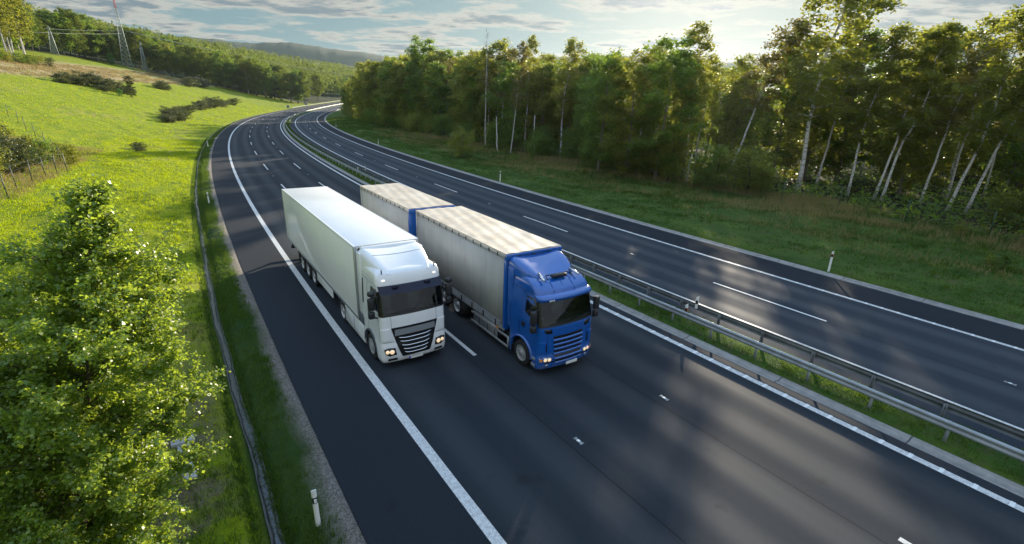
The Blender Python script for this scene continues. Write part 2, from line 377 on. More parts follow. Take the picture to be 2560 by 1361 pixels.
# asphalt: lanes polished by wheels, darker shoulders
def asphalt(name, lanes, shoulder, g=1.):
    t = mat(name); uv, D, Sx = uvds(t)
    mp = t.n('ShaderNodeMapping', i_Scale=(1, .04, 1)); t.l(uv, mp.inputs[0]); streak = t.noise(mp.outputs[0], 1.6, 5, .6)
    patch = t.noise(uv, .12, 4, .6); grain = t.noise(uv, 55, 3, .8)
    tr = None
    for c in lanes:
        for o in (-.95, .95):
            v = t.rng(t.math('ABSOLUTE', t.math('SUBTRACT', D, c + o)), .75, .1, 0, 1, True)
            tr = v if tr is None else t.math('MAXIMUM', tr, v)
    f = t.math('ADD', t.math('MULTIPLY', tr, .28), t.math('ADD', t.math('MULTIPLY', streak, .26), t.math('MULTIPLY', patch, .36)))
    c = t.mix(t.rng(f, .25, .8), [v * g for v in (.014, .020, .028)], [v * g for v in (.034, .040, .048)])
    sh = t.rng(t.math('ABSOLUTE', t.math('SUBTRACT', D, shoulder[0])), shoulder[1] + .05, shoulder[1] - .05)
    c = t.mix(sh, c, t.mix(patch, (.009, .014, .021), (.015, .020, .028)))
    c = t.mix(t.rng(grain, .54, .78, 0, .6), c, (.135, .14, .145))
    for q in lanes[:-1]:
        jd = t.rng(t.math('ABSOLUTE', t.math('SUBTRACT', t.math('ADD', D, t.math('MULTIPLY', patch, .06)), q + 1.62)), .035, .015); c = t.mix(t.math('MULTIPLY', jd, .7), c, (.008, .009, .011))
    cr = t.n('ShaderNodeTexVoronoi', feature='DISTANCE_TO_EDGE', i_Scale=.11); cw = t.n('ShaderNodeMapping', i_Scale=(1, .35, 1)); t.l(uv, cw.inputs[0]); t.l(cw.outputs[0], cr.inputs['Vector'])
    oil = t.rng(t.noise(uv, .9, 5, .7), .60, .72, 0, .5); c = t.mix(oil, c, (.010, .011, .013))
    b = t.n('ShaderNodeBsdfPrincipled'); t.l(c, b.inputs[0]); t.l(t.rng(t.math('ADD', t.math('MULTIPLY', tr, .5), t.math('MULTIPLY', streak, .5)), .1, .8, .92, .74), b.inputs['Roughness']); b.inputs['Specular IOR Level'].default_value = .18
    bn = t.n('ShaderNodeBump', i_Strength=.35, i_Distance=.006); t.l(grain, bn.inputs['Height']); t.l(bn.outputs[0], b.inputs['Normal'])
    t.l(b.outputs[0], t.n('ShaderNodeOutputMaterial').inputs[0])
asphalt('asphalt', (1.9, 5.75, 9.6), (-1.3, 1.2)); asphalt('asphalt_far', (17.75, 21.6), (25.4, 1.5), 1.5)
S0, S1 = -660., 150.
strip('road', M['asphalt'], -2.4, 12.02, S0, S1, 0., nd=3)
strip('road', M['asphalt_far'], 14.6, 26.7, S0, S1, 0., nd=3)
t = mat('paint'); uv, D, Sx = uvds(t); w1 = t.noise(uv, 9, 5, .7); w2 = t.noise(uv, 38, 3, .8)
b = t.n('ShaderNodeBsdfPrincipled', i_Roughness=.6)
t.l(t.mix(t.rng(t.math('ADD', t.math('MULTIPLY', w1, .4), t.math('MULTIPLY', w2, .6)), .46, .60), (.62, .63, .62), (.26, .27, .28)), b.inputs[0])
bn = t.n('ShaderNodeBump', i_Strength=.4, i_Distance=.01); t.l(w2, bn.inputs['Height']); t.l(bn.outputs[0], b.inputs['Normal'])
t.l(b.outputs[0], t.n('ShaderNodeOutputMaterial').inputs[0])
pbr('paint_clean', (.72, .73, .72), .6)
MZ = .004
strip('road_marking', M['paint'], -.14, .14, S0, S1, MZ)
strip('road_marking', M['paint'], 11.33, 11.58, S0, S1, MZ)
strip('road_marking', M['paint'], 15.86, 16.10, S0, S1, MZ)
strip('road_marking', M['paint'], 23.70, 23.94, S0, S1, MZ)
for k in range(0, 34):
    s = -575.5 + 18.8 * k
    for d in (3.83, 7.75): strip('road_marking', M['paint'], d - .075, d + .075, s, s + 6.3, MZ)
    s = -581.5 + 19.05 * k
    strip('road_marking', M['paint_clean'], 19.45, 19.57, s, s + 6.1, MZ)
m = MB()
for s in np.arange(-640, -440, .724):              # raised ribs across the edge lines
    for d0, d1 in ((11.33, 11.60), (23.70, 23.95)):
        V = np.array([P3(d0, s, .006), P3(d1, s, .006), P3(d1, s + .1, .006), P3(d0, s + .1, .006)]); m.add(V, [(0, 1, 2, 3)])
m.build('road_marking', M['paint_clean'])['kind'] = 'structure'
# concrete gutters
def gutter(d0, d1, prof, name):
    ss = np.arange(S0, S1, 2.); dd = np.linspace(d0, d1, len(prof)); Sg, Dg = np.meshgrid(ss, dd, indexing='ij')
    V = P3(Dg, Sg) + np.array(prof)[None, :, None] * np.array([0, 0, 1.]); mm = MB(); mm.grid(V)
    o = mm.build(name, M['gutter']); u = o.data.uv_layers.new(name='UVMap'); li = np.zeros(len(o.data.loops), np.int32); o.data.loops.foreach_get('vertex_index', li)
    u.data.foreach_set('uv', np.stack([Dg.ravel(), Sg.ravel()], -1).astype(np.float32)[li].ravel()); o['kind'] = 'structure'
t = mat('gutter'); uv, D, Sx = uvds(t); w1 = t.noise(uv, 2.2, 6, .7); mp = t.n('ShaderNodeMapping', i_Scale=(7, .15, 1)); t.l(uv, mp.inputs[0]); w2 = t.noise(mp.outputs[0], 1, 4, .6)
c = t.mix(t.rng(t.math('ADD', t.math('MULTIPLY', w1, .5), t.math('MULTIPLY', w2, .5)), .36, .64), (.14, .14, .135), (.33, .32, .30))
jt = t.rng(t.math('ABSOLUTE', t.math('SUBTRACT', t.math('FRACT', t.math('MULTIPLY', Sx, .25)), .5)), .492, .497)
c = t.mix(jt, c, (.05, .05, .05)); b = t.n('ShaderNodeBsdfPrincipled', i_Roughness=.85); t.l(c, b.inputs[0]); t.l(b.outputs[0], t.n('ShaderNodeOutputMaterial').inputs[0])
gutter(11.98, 12.64, [-.03, .012, -.012, -.02, .0, .03, .03, -.05], 'kerb')
gutter(26.66, 27.42, [-.03, .012, .03, .0, -.02, .0, .06, .06, -.05], 'kerb')
# drainage channel beside the left shoulder, a trickle of water in it
def channel(name, mt, w, z, wob):
    ss = np.arange(-640, -330, .5); c = -4.02 + .07 * np.sin(ss * .21) + .03 * np.sin(ss * .9 + 1); ww = w * (1 + wob * np.sin(ss * 2.3) + wob * np.sin(ss * 5.1 + .7))
    u = np.array([-1, -.6, .6, 1.]); zz = np.array([.03, 0, 0, .03]) if wob < .3 else np.zeros(4)
    V = P3(c[:, None] + ww[:, None] * u[None], np.repeat(ss[:, None], 4, 1), 0.) + (z + zz)[None, :, None] * np.array([0, 0, 1.])
    o = MB().grid(V).build(name, mt); o['kind'] = 'structure'
pbr('water', (.02, .025, .028), .06, spec=.8, bump=.5, bscale=9)
pbr('channel_stone', (.085, .085, .08), .9, var=.35, vscale=3, bump=.4, bscale=12)
channel('drainage_channel', M['channel_stone'], .13, -.335, .05); channel('water', M['water'], .08, -.322, .25)

# far hills
t = mat('hills'); co = t.n('ShaderNodeTexCoord').outputs['Object']; f = t.noise(co, .006, 8, .7); f2 = t.noise(co, .03, 4, .7)
b = t.n('ShaderNodeBsdfPrincipled', i_Roughness=1.); t.l(t.mix(t.rng(t.math('ADD', t.math('MULTIPLY', f, .6), t.math('MULTIPLY', f2, .4)), .4, .62), (.020, .042, .022), (.045, .07, .03)), b.inputs[0])
t.l(b.outputs[0], t.n('ShaderNodeOutputMaterial').inputs[0])
def ridge(az, el, dist, depth, seed):
    """a long hill: el degrees of height seen over az degrees; slopes down both ways"""
    rng = np.random.default_rng(seed); A = np.arange(az[0], az[-1], .25); E = np.interp(A, az, el)
    E = E + .05 * np.sin(A * .9 + seed) + .02 * np.sin(A * 2.9) + .012 * rng.standard_normal(len(A))
    u = np.linspace(0, 1, 9); V = []
    for a_, e in zip(A, E):
        for k, q in enumerate(u):
            r = dist + depth * (q - .6); h = math.sin(math.pi * min(1, q / .6) / 2) ** 1.3 if q < .6 else math.cos((q - .6) / .4 * math.pi / 2)
            V.append((r * math.sin(R_(a_)), r * math.cos(R_(a_)), -15 + h * (dist * math.tan(R_(e)) + 15) + ((.0003 * dist) * rng.standard_normal() if 0 < k < 8 else 0)))
    n = len(u); i = np.arange(len(A) - 1)[:, None] * n; j = np.arange(n - 1)[None]
    o = mesh('hills', V, np.stack([i + j, i + n + j, i + n + j + 1, i + j + 1], -1).reshape(-1, 4), M['hills'], None, True); o['kind'] = 'structure'
ridge([-50, -34, -31, -28, -24, -20, -16, -12, -8, -2, 5, 12, 25, 40, 55], [5.3, 5.15, 5.05, 4.95, 5.25, 5.05, 4.75, 4.15, 4.2, 4.95, 5.2, 5.4, 4.8, 4.3, 4.0], 2050, 760, 3)
ridge([-40, -30, -24, -19, -14, -8, 10, 40], [3.6, 3.7, 3.75, 3.7, 3.2, 2.9, 2.9, 2.9], 1250, 520, 5)

# ------------------------------------------------------------------ trucks (x forward, y to the truck's left, z up)
class Cab:
    def __init__(s, zt, xt, wt_, xr, rf, bulge):
        s.z, s.x, s.w_, s.xr, s.rf, s.bulge = zt, xt, wt_, xr, rf, bulge
    def xf(s, z): return float(np.interp(z, s.z, s.x))
    def w(s, z): return float(np.interp(z, s.z, s.w_))
    def front(s, y, z, off=0.):
        w = s.w(z); rf = min(s.rf, w * .9); yc = w - rf; a = abs(y)
        x0 = s.xf(z) - s.bulge * (min(a, yc) / w) ** 2
        if a <= yc: return x0 + off
        q = min(1., (a - yc) / rf); return x0 - rf + rf * math.sqrt(max(0, 1 - q * q)) + off
    def ring(s, z, ins=0.):
        """outline at one height, from the rear right corner round the nose to the rear left corner"""
        w = s.w(z) - ins; rf = min(s.rf, w * .9); yc = w - rf; xc = s.xf(z) - ins - s.bulge * (yc / (w + ins)) ** 2 - rf
        P = [(x, -w) for x in np.linspace(s.xr + ins, xc, 26)[:-1]]
        P += [(xc + rf * math.sin(a), -(yc + rf * math.cos(a))) for a in np.linspace(0, math.pi / 2, 6)[:-1]]
        P += [(s.xf(z) - ins - s.bulge * (y / (w + ins)) ** 2, y) for y in np.linspace(-yc, yc, 15)]
        P += [(xc + rf * math.sin(a), yc + rf * math.cos(a)) for a in np.linspace(math.pi / 2, 0, 6)[1:]]
        P += [(x, w) for x in np.linspace(xc, s.xr + ins, 26)[1:]]
        return [(x, y, z) for x, y in P]
    def shell(s, levels, hole, arch, ins=0., top=True):
        G = [s.ring(z, ins) for z in levels]; V = np.array(G); n = V.shape[1]; m = MB(); F = []
        for i in range(len(levels) - 1):
            for j in range(n):
                k = (j + 1) % n
                c = (V[i, j] + V[i, k] + V[i + 1, k] + V[i + 1, j]) / 4
                if hole and hole(c, j): continue
                if abs(c[1]) > .9 * s.w(c[2]) and (c[0] - arch[0]) ** 2 + (c[2] - arch[1]) ** 2 < arch[2] ** 2 and j != n - 1: continue
                F.append((i * n + j, i * n + k, (i + 1) * n + k, (i + 1) * n + j))
        m.add(V.reshape(-1, 3), F)
        if top:
            h = n // 2; r = V[-1]   # close the roof with strips across
            m.add(r, [(j, j + 1, n - 2 - j, n - 1 - j) for j in range(h - 1)])
        return m
    def patch(s, y0, y1, z0, z1, off, ny=16, nz=8, f=None):
        V = []
        for q in np.linspace(0, 1, nz):
            z = z0 + (z1 - z0) * q; a, b = (y0, y1) if f is None else f(q)
            V.append([(s.front(y, z, off), y, z) for y in np.linspace(a, b, ny)])
        return np.array(V)
    def bar(s, y0, y1, z, off, r, n=5):
        return np.array([(s.front(y, z, off), y, z) for y in np.linspace(y0, y1, 14)])
    def side(s, pts, y_sign, off):
        """flat panel on the door side: pts in (x, z)"""
        return np.array([(x, y_sign * (s.w(z) + off), z) for x, z in pts])
def poly(m, P, t):
    """outline P (n,3) made a slab of thickness vector t"""
    P = np.asarray(P, float); n = len(P); base = m.n; Q = P + np.asarray(t, float)
    m.V.append(np.concatenate([P, Q])); m.n += 2 * n
    m.F.setdefault(n, []).append(np.array([list(range(base, base + n)), list(range(base + 2 * n - 1, base + n - 1, -1))]))
    m.F.setdefault(4, []).append(np.array([(base + i, base + n + i, base + n + (i + 1) % n, base + (i + 1) % n) for i in range(n)]))
    return m
def wheel(parent, x, ysign, yc, r=.50, width=.32, dish=True):
    """the wheel's empty axle is a part, its tyre and rim sub-parts"""
    tp = [(r * .62, -width / 2), (r * .9, -width / 2), (r * .97, -width * .42), (r, -width * .3), (r, width * .3), (r * .97, width * .42), (r * .9, width / 2), (r * .62, width / 2), (r * .60, 0)]
    o = MB().lathe_y(tp, (0, 0, 0)).build('wheel', M['rubber'], parent, True); o.location = (x, ysign * yc, r)
    e = ysign * width / 2
    if dish: rp = [(r * .63, e * 1.0), (r * .60, e * .92), (r * .52, e * .55), (r * .40, e * .30), (r * .27, e * .38), (r * .25, e * .85), (r * .20, e * .95), (.001, e * .95)]
    else: rp = [(r * .63, e * 1.0), (r * .58, e * .95), (r * .50, e * .70), (r * .36, e * .86), (r * .22, e * 1.02), (r * .18, e * 1.15), (.001, e * 1.15)]
    m = MB().lathe_y(rp, (0, 0, 0))
    for k in range(10):
        a = k * math.pi / 5; q = .335 * r; yb = e * (.34 if dish else .88); m.tube([(q * math.cos(a), yb, q * math.sin(a)), (q * math.cos(a), yb + ysign * .045, q * math.sin(a))], .016, 6)
    for k in range(8):    # hand holes
        a = (k + .5) * math.pi / 4
    m.build('rim', M['rim_steel'], o, True)
    return o
def arch_ring(x, z, r, y, ysign, wid=.10, th=.05, a0=5, a1=175, n=22):
    m = MB(); an = np.radians(np.linspace(a0, a1, n))
    prof = [(r, 0), (r, wid), (r + th, wid), (r + th * 1.6, 0)]
    V = np.array([[(x + q * math.cos(a), ysign * (y + p - wid + .03), z + q * math.sin(a)) for q, p in prof] for a in an]); return m.grid(V)
def mirror(parent, x, y, z, ysign, big=.42, small=.24, round_=False):
    m = MB(); m.box(x - .07, x + .10, y - .11, y + .11, z - big / 2, z + big / 2, .05)
    m.box(x - .07, x + .10, y - .11, y + .11, z - big / 2 - small - .04, z - big / 2 - .04, .05)
    m.tube([(x, y, z + big / 2 - .02), (x + .03, y - ysign * .25, z + big / 2 + .02)], .025); m.tube([(x, y, z - big / 2 - small), (x - .05, y - ysign * .22, z - big / 2 - small - .08)], .03)
    if round_: m.box(x - .1, x + .12, y - .10, y + .14, z + big / 2 + .06, z + big / 2 + .24, .07)
    return m.build('mirror', M['dark_plastic'], parent, True)
def cab_inside(parent, xr, xw, w):
    m = MB(); m.box(xw - .5, xw - .12, -w, w, 1.55, 1.98, .06); m.tube([(xw - .62 + .2 * math.sin(a) * .5, .58 + .22 * math.cos(a), 2.02 + .2 * math.sin(a)) for a in np.linspace(0, 2 * math.pi, 18)], .018)
    m.build('dashboard', M['interior'], parent)
    for y in (.58, -.58):
        m = MB(); m.box(xr + .45, xr + .95, y - .26, y + .26, 1.55, 1.75, .06); m.box(xr + .40, xr + .55, y - .25, y + .25, 1.7, 2.35, .07); m.box(xr + .42, xr + .54, y - .14, y + .14, 2.36, 2.55, .05)
        m.build('seat', M['seat_cloth'], parent, True)

# ---- white tractor with its refrigerated box trailer
wh = empty('semi_truck', (-4.797, 17.759, 0), R_(-55.1), 'white semi truck with a white box trailer, driving in the lane beside the shoulder', 'truck')
wc = Cab([.26, .31, .5, .95, 1.02, 1.1, 1.62, 2.0, 2.08, 2.9, 3.0, 3.12, 3.36, 3.48, 3.55, 3.58],
         [2.40, 2.47, 2.50, 2.49, 2.46, 2.46, 2.44, 2.41, 2.39, 2.20, 2.18, 2.17, 2.11, 2.03, 1.9, 1.7],
         [1.18, 1.23, 1.25, 1.25, 1.235, 1.235, 1.24, 1.245, 1.245, 1.22, 1.215, 1.21, 1.20, 1.17, 1.08, .95], .50, .17, .10)
LV = [.26, .31, .4, .5, .6, .7, .8, .95, 1.02, 1.1, 1.2, 1.35, 1.62, 1.85, 2.0, 2.08, 2.25, 2.5, 2.75, 2.9, 3.0, 3.12, 3.25, 3.36, 3.44, 3.48, 3.52, 3.55, 3.58]
hw = lambda c, j: 2.08 < c[2] < 2.9 and 26 <= j <= 47
cab = wc.shell(LV, hw, (1.24, .5, .66)).build('cab', M['white_paint'], wh, True)
wc.shell(LV, hw, (1.24, .5, .70), .045, False).build('lining', M['interior'], cab)
cab_inside(cab, .5, 2.38, 1.05)
MB().grid(wc.patch(-1.215, 1.215, 2.06, 2.92, .004, 30, 10)).build('windscreen', M['glass'], cab, True)
m = MB()    # black surround of the screen
for a, b_ in ((2.03, 2.11), (2.86, 2.92)): m.sheet(wc.patch(-1.22, 1.22, a, b_, .009, 30, 3), (-.004, 0, 0))
for s_ in (-1, 1): m.sheet(wc.patch(s_ * 1.15, s_ * 1.225, 2.05, 2.92, .009, 4, 10), (-.004, 0, 0))
for y in (.25, -.75): m.tube([(wc.front(y + q * .85, 2.12 + .06 * q, .02), y + q * .85, 2.12 + .06 * q) for q in np.linspace(0, 1, 6)], .012)
m.build('screen_surround', M['black_trim'], cab)
V = np.array([[(wc.front(y, z, .03 + .16 * (3.1 - z) / .2), y, z) for y in np.linspace(-1.17, 1.17, 24)] for z in np.linspace(2.86, 3.1, 5)])
MB().sheet(V, (-.012, 0, 0)).build('sun_visor', M['tinted_visor'], cab, True)
for y in (-.6, .6): MB().box(wc.front(y, 3.0, .05), wc.front(y, 3.0, .15), y - .1, y + .1, 2.98, 3.12, .03).build('visor_bracket', M['tinted_visor'], cab)
gw = lambda q: (-(.52 + .36 * q ** .8), .52 + .36 * q ** .8)
MB().sheet(wc.patch(0, 0, .46, 1.60, .012, 24, 16, gw), (-.01, 0, 0)).build('grille', M['black_trim'], cab, True)
MB().sheet(wc.patch(-.76, .76, 1.30, 1.52, .034, 20, 4), (-.02, 0, 0)).build('grille_band', M['silver'], cab, True)
for k, z in enumerate((1.17, 1.02, .87, .72, .58)):
    h = .66 - k * .05
    MB().tube([(wc.front(y, z, .035 - .05 * (abs(y) / h) ** 6), y, z + .05 * (abs(y) / h) ** 4) for y in np.linspace(-h, h, 16)], .018, 6).build('grille_bar', M['chrome'], cab, True)
for s_ in (-1, 1):
    P = [(s_ * y, z) for y, z in ((.74, .58), (.78, .84), (1.02, .88), (1.17, .84), (1.14, .66), (1.0, .56))]
    m = MB(); poly(m, [(wc.front(y, z, .014), y, z) for y, z in (P if s_ > 0 else P[::-1])], (-.02, 0, 0)); hl = m.build('headlight', M['black_trim'], cab)
    for y, z, r in ((.90, .71, .085), (1.06, .73, .07)):
        an = np.linspace(0, 2 * np.pi, 17)[:-1]; m = MB(); poly(m, [(wc.front(s_ * y + r * math.cos(a), z + r * math.sin(a), .024), s_ * y + r * math.cos(a), z + r * math.sin(a)) for a in an], (-.012, 0, 0)); m.build('reflector', M['headlamp'], hl)
    m = MB().sheet(wc.patch(s_ * .72, s_ * 1.05, .36, .45, .012, 8, 3), (-.02, 0, 0)); m.build('fog_light', M['black_trim'], cab)
    # corner air vane, seams, door, step
    V = np.array([[(wc.front(y, z, .035), y, z) for y in np.linspace(s_ * .92, s_ * 1.235, 8)] for z in np.linspace(1.16, 1.58, 5)]); MB().sheet(V, (-.05, 0, 0)).build('corner_vane', M['white_paint'], cab, True)
    m = MB()
    for y in (.86,): m.tube([(wc.front(s_ * y, z, .0), s_ * y, z) for z in np.linspace(1.63, 2.02, 6)], .006, 4)
    m.tube([(wc.front(s_ * y, 1.08, .0), s_ * y, 1.08) for y in np.linspace(.80, 1.23, 8)], .010, 4)
    m.tube(wc.side([(1.08, 1.1), (1.08, 2.2), (1.15, 3.05), (2.0, 3.05), (2.2, 2.3), (2.24, 1.1)], s_, .001), .006, 4)
    m.tube(wc.side([(.52, 3.1), (1.1, 3.12), (2.1, 3.12)], s_, .001), .006, 4)
    m.build('panel_gap', M['grey_plastic'], cab)
    m = MB(); q = wc.side([(1.42, 2.30), (1.50, 2.98), (2.04, 2.98), (2.17, 2.22), (1.9, 2.2)], s_, .004); poly(m, q if s_ < 0 else q[::-1], (0, -s_ * .01, 0)); m.build('side_window', M['dark_glass'], cab)
    m = MB(); q = wc.side([(.56, 2.05), (.56, 3.0), (.70, 3.0), (.70, 2.12), (.64, 2.0)], s_, .004); poly(m, q if s_ < 0 else q[::-1], (0, -s_ * .01, 0)); m.build('rear_quarter_window', M['black_trim'], cab)
    m = MB().box(1.2, 1.36, s_ * 1.245 - .03, s_ * 1.245 + .03, 1.78, 1.92, .015); m.build('door_handle', M['black_trim'], cab)
    arch_ring(1.24, .5, .62, 1.25, s_).build('wheel_arch', M['grey_plastic'], cab, True)
    m = MB().box(.03, .60, s_ * 1.20 - .05, s_ * 1.20 + .04, 1.02, 1.42, .03); m.build('side_step', M['grey_plastic'], cab)
    m = MB().box(.06, .52, s_ * 1.20 - .03, s_ * 1.20 + .03, 1.45, 3.86, .02); m.build('side_fairing', M['white_paint'], wh)
    m = MB().box(-2.0, .52, s_ * 1.20 - .04, s_ * 1.20 + .04, .27, .98, .035); sk = m.build('side_skirt', M['white_paint'], wh)
    MB().tube([(-.75, s_ * 1.245, .3), (-.75, s_ * 1.245, .95)], .006, 4).build('skirt_seam', M['grey_plastic'], sk)
    mirror(wh, 2.18, s_ * 1.46, 2.55, s_, .46, .26, True)
    MB().box(2.0, 2.04, s_ * .98 - .015, s_ * .98 + .015, 3.5, 3.66).build('roof_lamp', M['black_trim'], cab)
    m = MB().box(wc.front(s_ * .95, 3.28, -.02), wc.front(s_ * .95, 3.28, .02), s_ * .95 - .06, s_ * .95 + .06, 3.25, 3.31, .012); m.build('marker_light', M['marker_lamp'], cab)
# roof deflector
def deflector(xs, zt, wd, zb, name, mt, parent, hollow=0.):
    V = []
    for x, z, w in zip(xs, zt, wd):
        r = min(.22, max(.02, (z - zb) * .6)); row = [(x, -w - .02, zb)]
        row += [(x, -(w - r + r * math.cos(a)), z - r + r * math.sin(a)) for a in np.linspace(0, math.pi / 2, 6)]
        row += [(x, y, z - hollow * (1 - (y / (w - r)) ** 2)) for y in np.linspace(-(w - r), w - r, 11)[1:-1]]
        row += [(x, w - r + r * math.cos(a), z - r + r * math.sin(a)) for a in np.linspace(math.pi / 2, 0, 6)] + [(x, w + .02, zb)]
        V.append(row)
    m = MB().grid(np.array(V)[:, ::-1]); n = len(V[0]); m.add(V[0], [(j, j + 1, n - 2 - j, n - 1 - j) for j in range(n // 2 - 1)])
    return m.build(name, mt, parent, True)
dx = np.linspace(.2, 2.02, 14)
df = deflector(dx, np.interp(dx, [.2, .6, 1.0, 1.4, 1.8, 2.02], [3.97, 3.96, 3.88, 3.75, 3.59, 3.47]), np.interp(dx, [.2, .9, 1.5, 2.02], [1.20, 1.15, 1.02, .78]), 3.44, 'wind_deflector', M['white_paint'], wh, .05)
m = MB(); V = [(x, y, float(np.interp(x, [.2, .6, 1.0, 1.4], [3.97, 3.96, 3.88, 3.75])) - .05 * (1 - (y / .95) ** 2) + .002) for x, y in [(.98, q) for q in np.linspace(-.92, .92, 12)]]
m.tube(V, .007, 4); m.build('panel_seam', M['grey_plastic'], df)
MB().box(.05, .30, -1.08, 1.08, 3.86, 4.0, .06).build('air_lip', M['white_paint'], df, True)
m = MB().box(2.44, 2.475, -.28, .26, .27, .39, .008); pl = m.build('number_plate', M['plate_white'], wh)
MB().box(2.476, 2.479, -.279, -.225, .275, .385).build('plate_band', M['plate_blue'], pl)
# trailer box
m = MB().box(-13.5, -.03, -1.27, 1.27, 1.17, 3.985, .02); bx = m.build('trailer_box', M['box_white'], wh)
MB().box(-13.52, -.01, -1.25, 1.25, 3.98, 4.005, .006).build('roof', M['box_white'], bx)
for s_ in (-1, 1):
    MB().box(-13.53, .0, s_ * 1.265 - .02, s_ * 1.265 + .02, 1.06, 1.20, .006).build('lower_rail', M['silver'], bx)
    MB().box(-13.51, -.005, s_ * 1.25 - .028, s_ * 1.25 + .028, 3.93, 4.012, .01).build('roof_rail', M['box_white'], bx)
    MB().box(-.10, .02, s_ * 1.235 - .045, s_ * 1.235 + .045, 1.15, 3.99, .015).build('corner_post', M['silver'], bx)
    MB().box(-13.54, -13.46, s_ * 1.24 - .04, s_ * 1.24 + .04, 1.05, 3.99, .01).build('corner_post', M['silver'], bx)
    m = MB().box(-6.95, -4.15, s_ * 1.16 - .03, s_ * 1.16 + .03, .46, 1.05, .03); m.build('trailer_skirt', M['box_white'], wh)
    for x, r in ((1.24, .5), (-2.42, .5), (-7.45, .5), (-8.72, .5), (-9.98, .5)): wheel(wh, x, s_, 1.07, r, .32, x < 1)
    MB().box(-10.75, -10.70, s_ * 1.05 - .2, s_ * 1.05 + .2, .3, 1.0).build('mud_flap', M['rubber'], wh)
    arch_ring(-2.42, .5, .60, 1.22, s_, .34, .03, 15, 165).build('mudguard', M['dark_plastic'], wh, True)
MB().box(-.03, .03, -1.12, 1.12, 3.66, 3.92, .02).build('cooling_unit_grille', M['black_trim'], bx)
m = MB().box(-13.3, -4.3, -.5, .5, .85, 1.16); m.box(-4.0, .6, -.45, .45, .55, .95); m.box(-1.9, .3, -1.1, 1.1, .35, .95, .03); m.box(-12.0, -11.2, -.9, .9, .55, 1.0); m.box(-13.45, -13.3, -1.15, 1.15, .45, .62, .02)
for x in (-12.6,): m.box(-13.4, -13.2, -1.1, -1.0, .5, 1.1); m.box(-13.4, -13.2, 1.0, 1.1, .5, 1.1)
for x in (1.24, -2.42, -7.45, -8.72, -9.98): m.tube([(x, -1.0, .5), (x, 1.0, .5)], .07, 8)
m.build('chassis', M['dark_plastic'], wh)

# ---- blue rigid truck
def cargo_box(parent, x0, x1, z0, zfront=True):
    m = MB().box(x0 + .04, x1 - .04, -1.24, 1.24, z0, 3.93); cu = m.build('curtain', M['curtain'], parent)
    # roof sheet with slack between the bows
    xs = np.linspace(x0, x1, 70); ys = np.linspace(-1.275, 1.275, 24); Xg, Yg = np.meshgrid(xs, ys, indexing='ij')
    sag = .004 * np.abs(np.sin((Xg - x0) * math.pi / .62)) + .012 * np.sin(5 * Xg + 3 * Yg) + .01 * np.sin(11 * Yg + 2 * Xg)
    Z = 4.02 - .03 + sag * np.clip((1.27 - np.abs(Yg)) * 4, 0, 1)
    m = MB().sheet(np.stack([Xg, Yg, Z], -1), (0, 0, -.05)); m.build('roof_tarpaulin', M['roof_tarp'], parent, True)
    for s_ in (-1, 1):
        m = MB().box(x0, x1, s_ * 1.262 - .018, s_ * 1.262 + .018, 3.80, 3.95, .01); rl = m.build('roof_rail', M['aluminium'], parent)
        m = MB()
        for x in np.arange(x0 + .3, x1, .62): m.box(x - .03, x + .03, s_ * 1.285 - .012, s_ * 1.285 + .012, 3.79, 3.93, .005)
        m.build('strap', M['dark_plastic'], rl)
        MB().box(x0, x1, s_ * 1.25 - .02, s_ * 1.25 + .02, z0 - .1, z0 + .06, .008).build('floor_rail', M['aluminium'], parent)
        MB().box(x1 - .12, x1 + .002, s_ * 1.245 - .03, s_ * 1.245 + .03, z0, 3.9, .01).build('corner_post', M['blue_paint'], parent)
        MB().box(x0 - .01, x0 + .09, s_ * 1.245 - .03, s_ * 1.245 + .03, z0, 3.9, .01).build('corner_post', M['aluminium'], parent)
    m = MB().box(x1 - .05, x1 + .03, -1.235, 1.235, z0 - .05, 3.78, .01); fw_ = m.build('front_wall', M['blue_paint'], parent)
    MB().box(x1 - .06, x1 + .07, -1.28, 1.28, 3.72, 3.96, .015).build('header_panel', M['blue_paint'], fw_)
    for y in (-.8, -.1, .6): MB().box(x1 + .065, x1 + .10, y - .05, y + .05, 3.74, 3.90, .006).build('header_clip', M['black_trim'], fw_)
    return cu
def dropside(parent, x0, x1, z0, z1, s_):
    """low slatted rail proud of the curtain"""
    m = MB()
    for z in np.linspace(z0, z1, 4): m.box(x0, x1, s_ * 1.285 - .014, s_ * 1.285 + .014, z - .022, z + .022, .006)
    o = m.build('side_rail', M['aluminium'], parent)
    for x in np.linspace(x0 + .1, x1 - .35, 9): MB().box(x - .035, x + .035, s_ * 1.308 - .012, s_ * 1.308 + .012, z0 - .06, z1 - .02, .005).build('rail_stake', M['dark_plastic'], o)
bl = empty('box_truck', (.816, 17.541, 0), R_(-56.0), 'blue truck with a grey curtain side body, passing in the middle lane', 'truck')
bc = Cab([.24, .30, .6, .72, .80, 1.5, 1.85, 1.93, 2.76, 2.86, 2.98, 3.12, 3.28, 3.38, 3.44],
         [2.24, 2.32, 2.35, 2.35, 2.31, 2.30, 2.29, 2.27, 2.06, 2.03, 2.00, 1.92, 1.70, 1.42, 1.05],
         [1.19, 1.235, 1.245, 1.245, 1.23, 1.23, 1.24, 1.24, 1.21, 1.20, 1.19, 1.175, 1.14, 1.07, .95], .36, .20, .14)
LB = [.24, .30, .4, .5, .6, .72, .80, .9, 1.0, 1.1, 1.25, 1.5, 1.7, 1.85, 1.93, 2.1, 2.3, 2.55, 2.76, 2.86, 2.98, 3.06, 3.12, 3.2, 3.28, 3.34, 3.38, 3.42, 3.44]
hb = lambda c, j: 1.93 < c[2] < 2.76 and 26 <= j <= 47
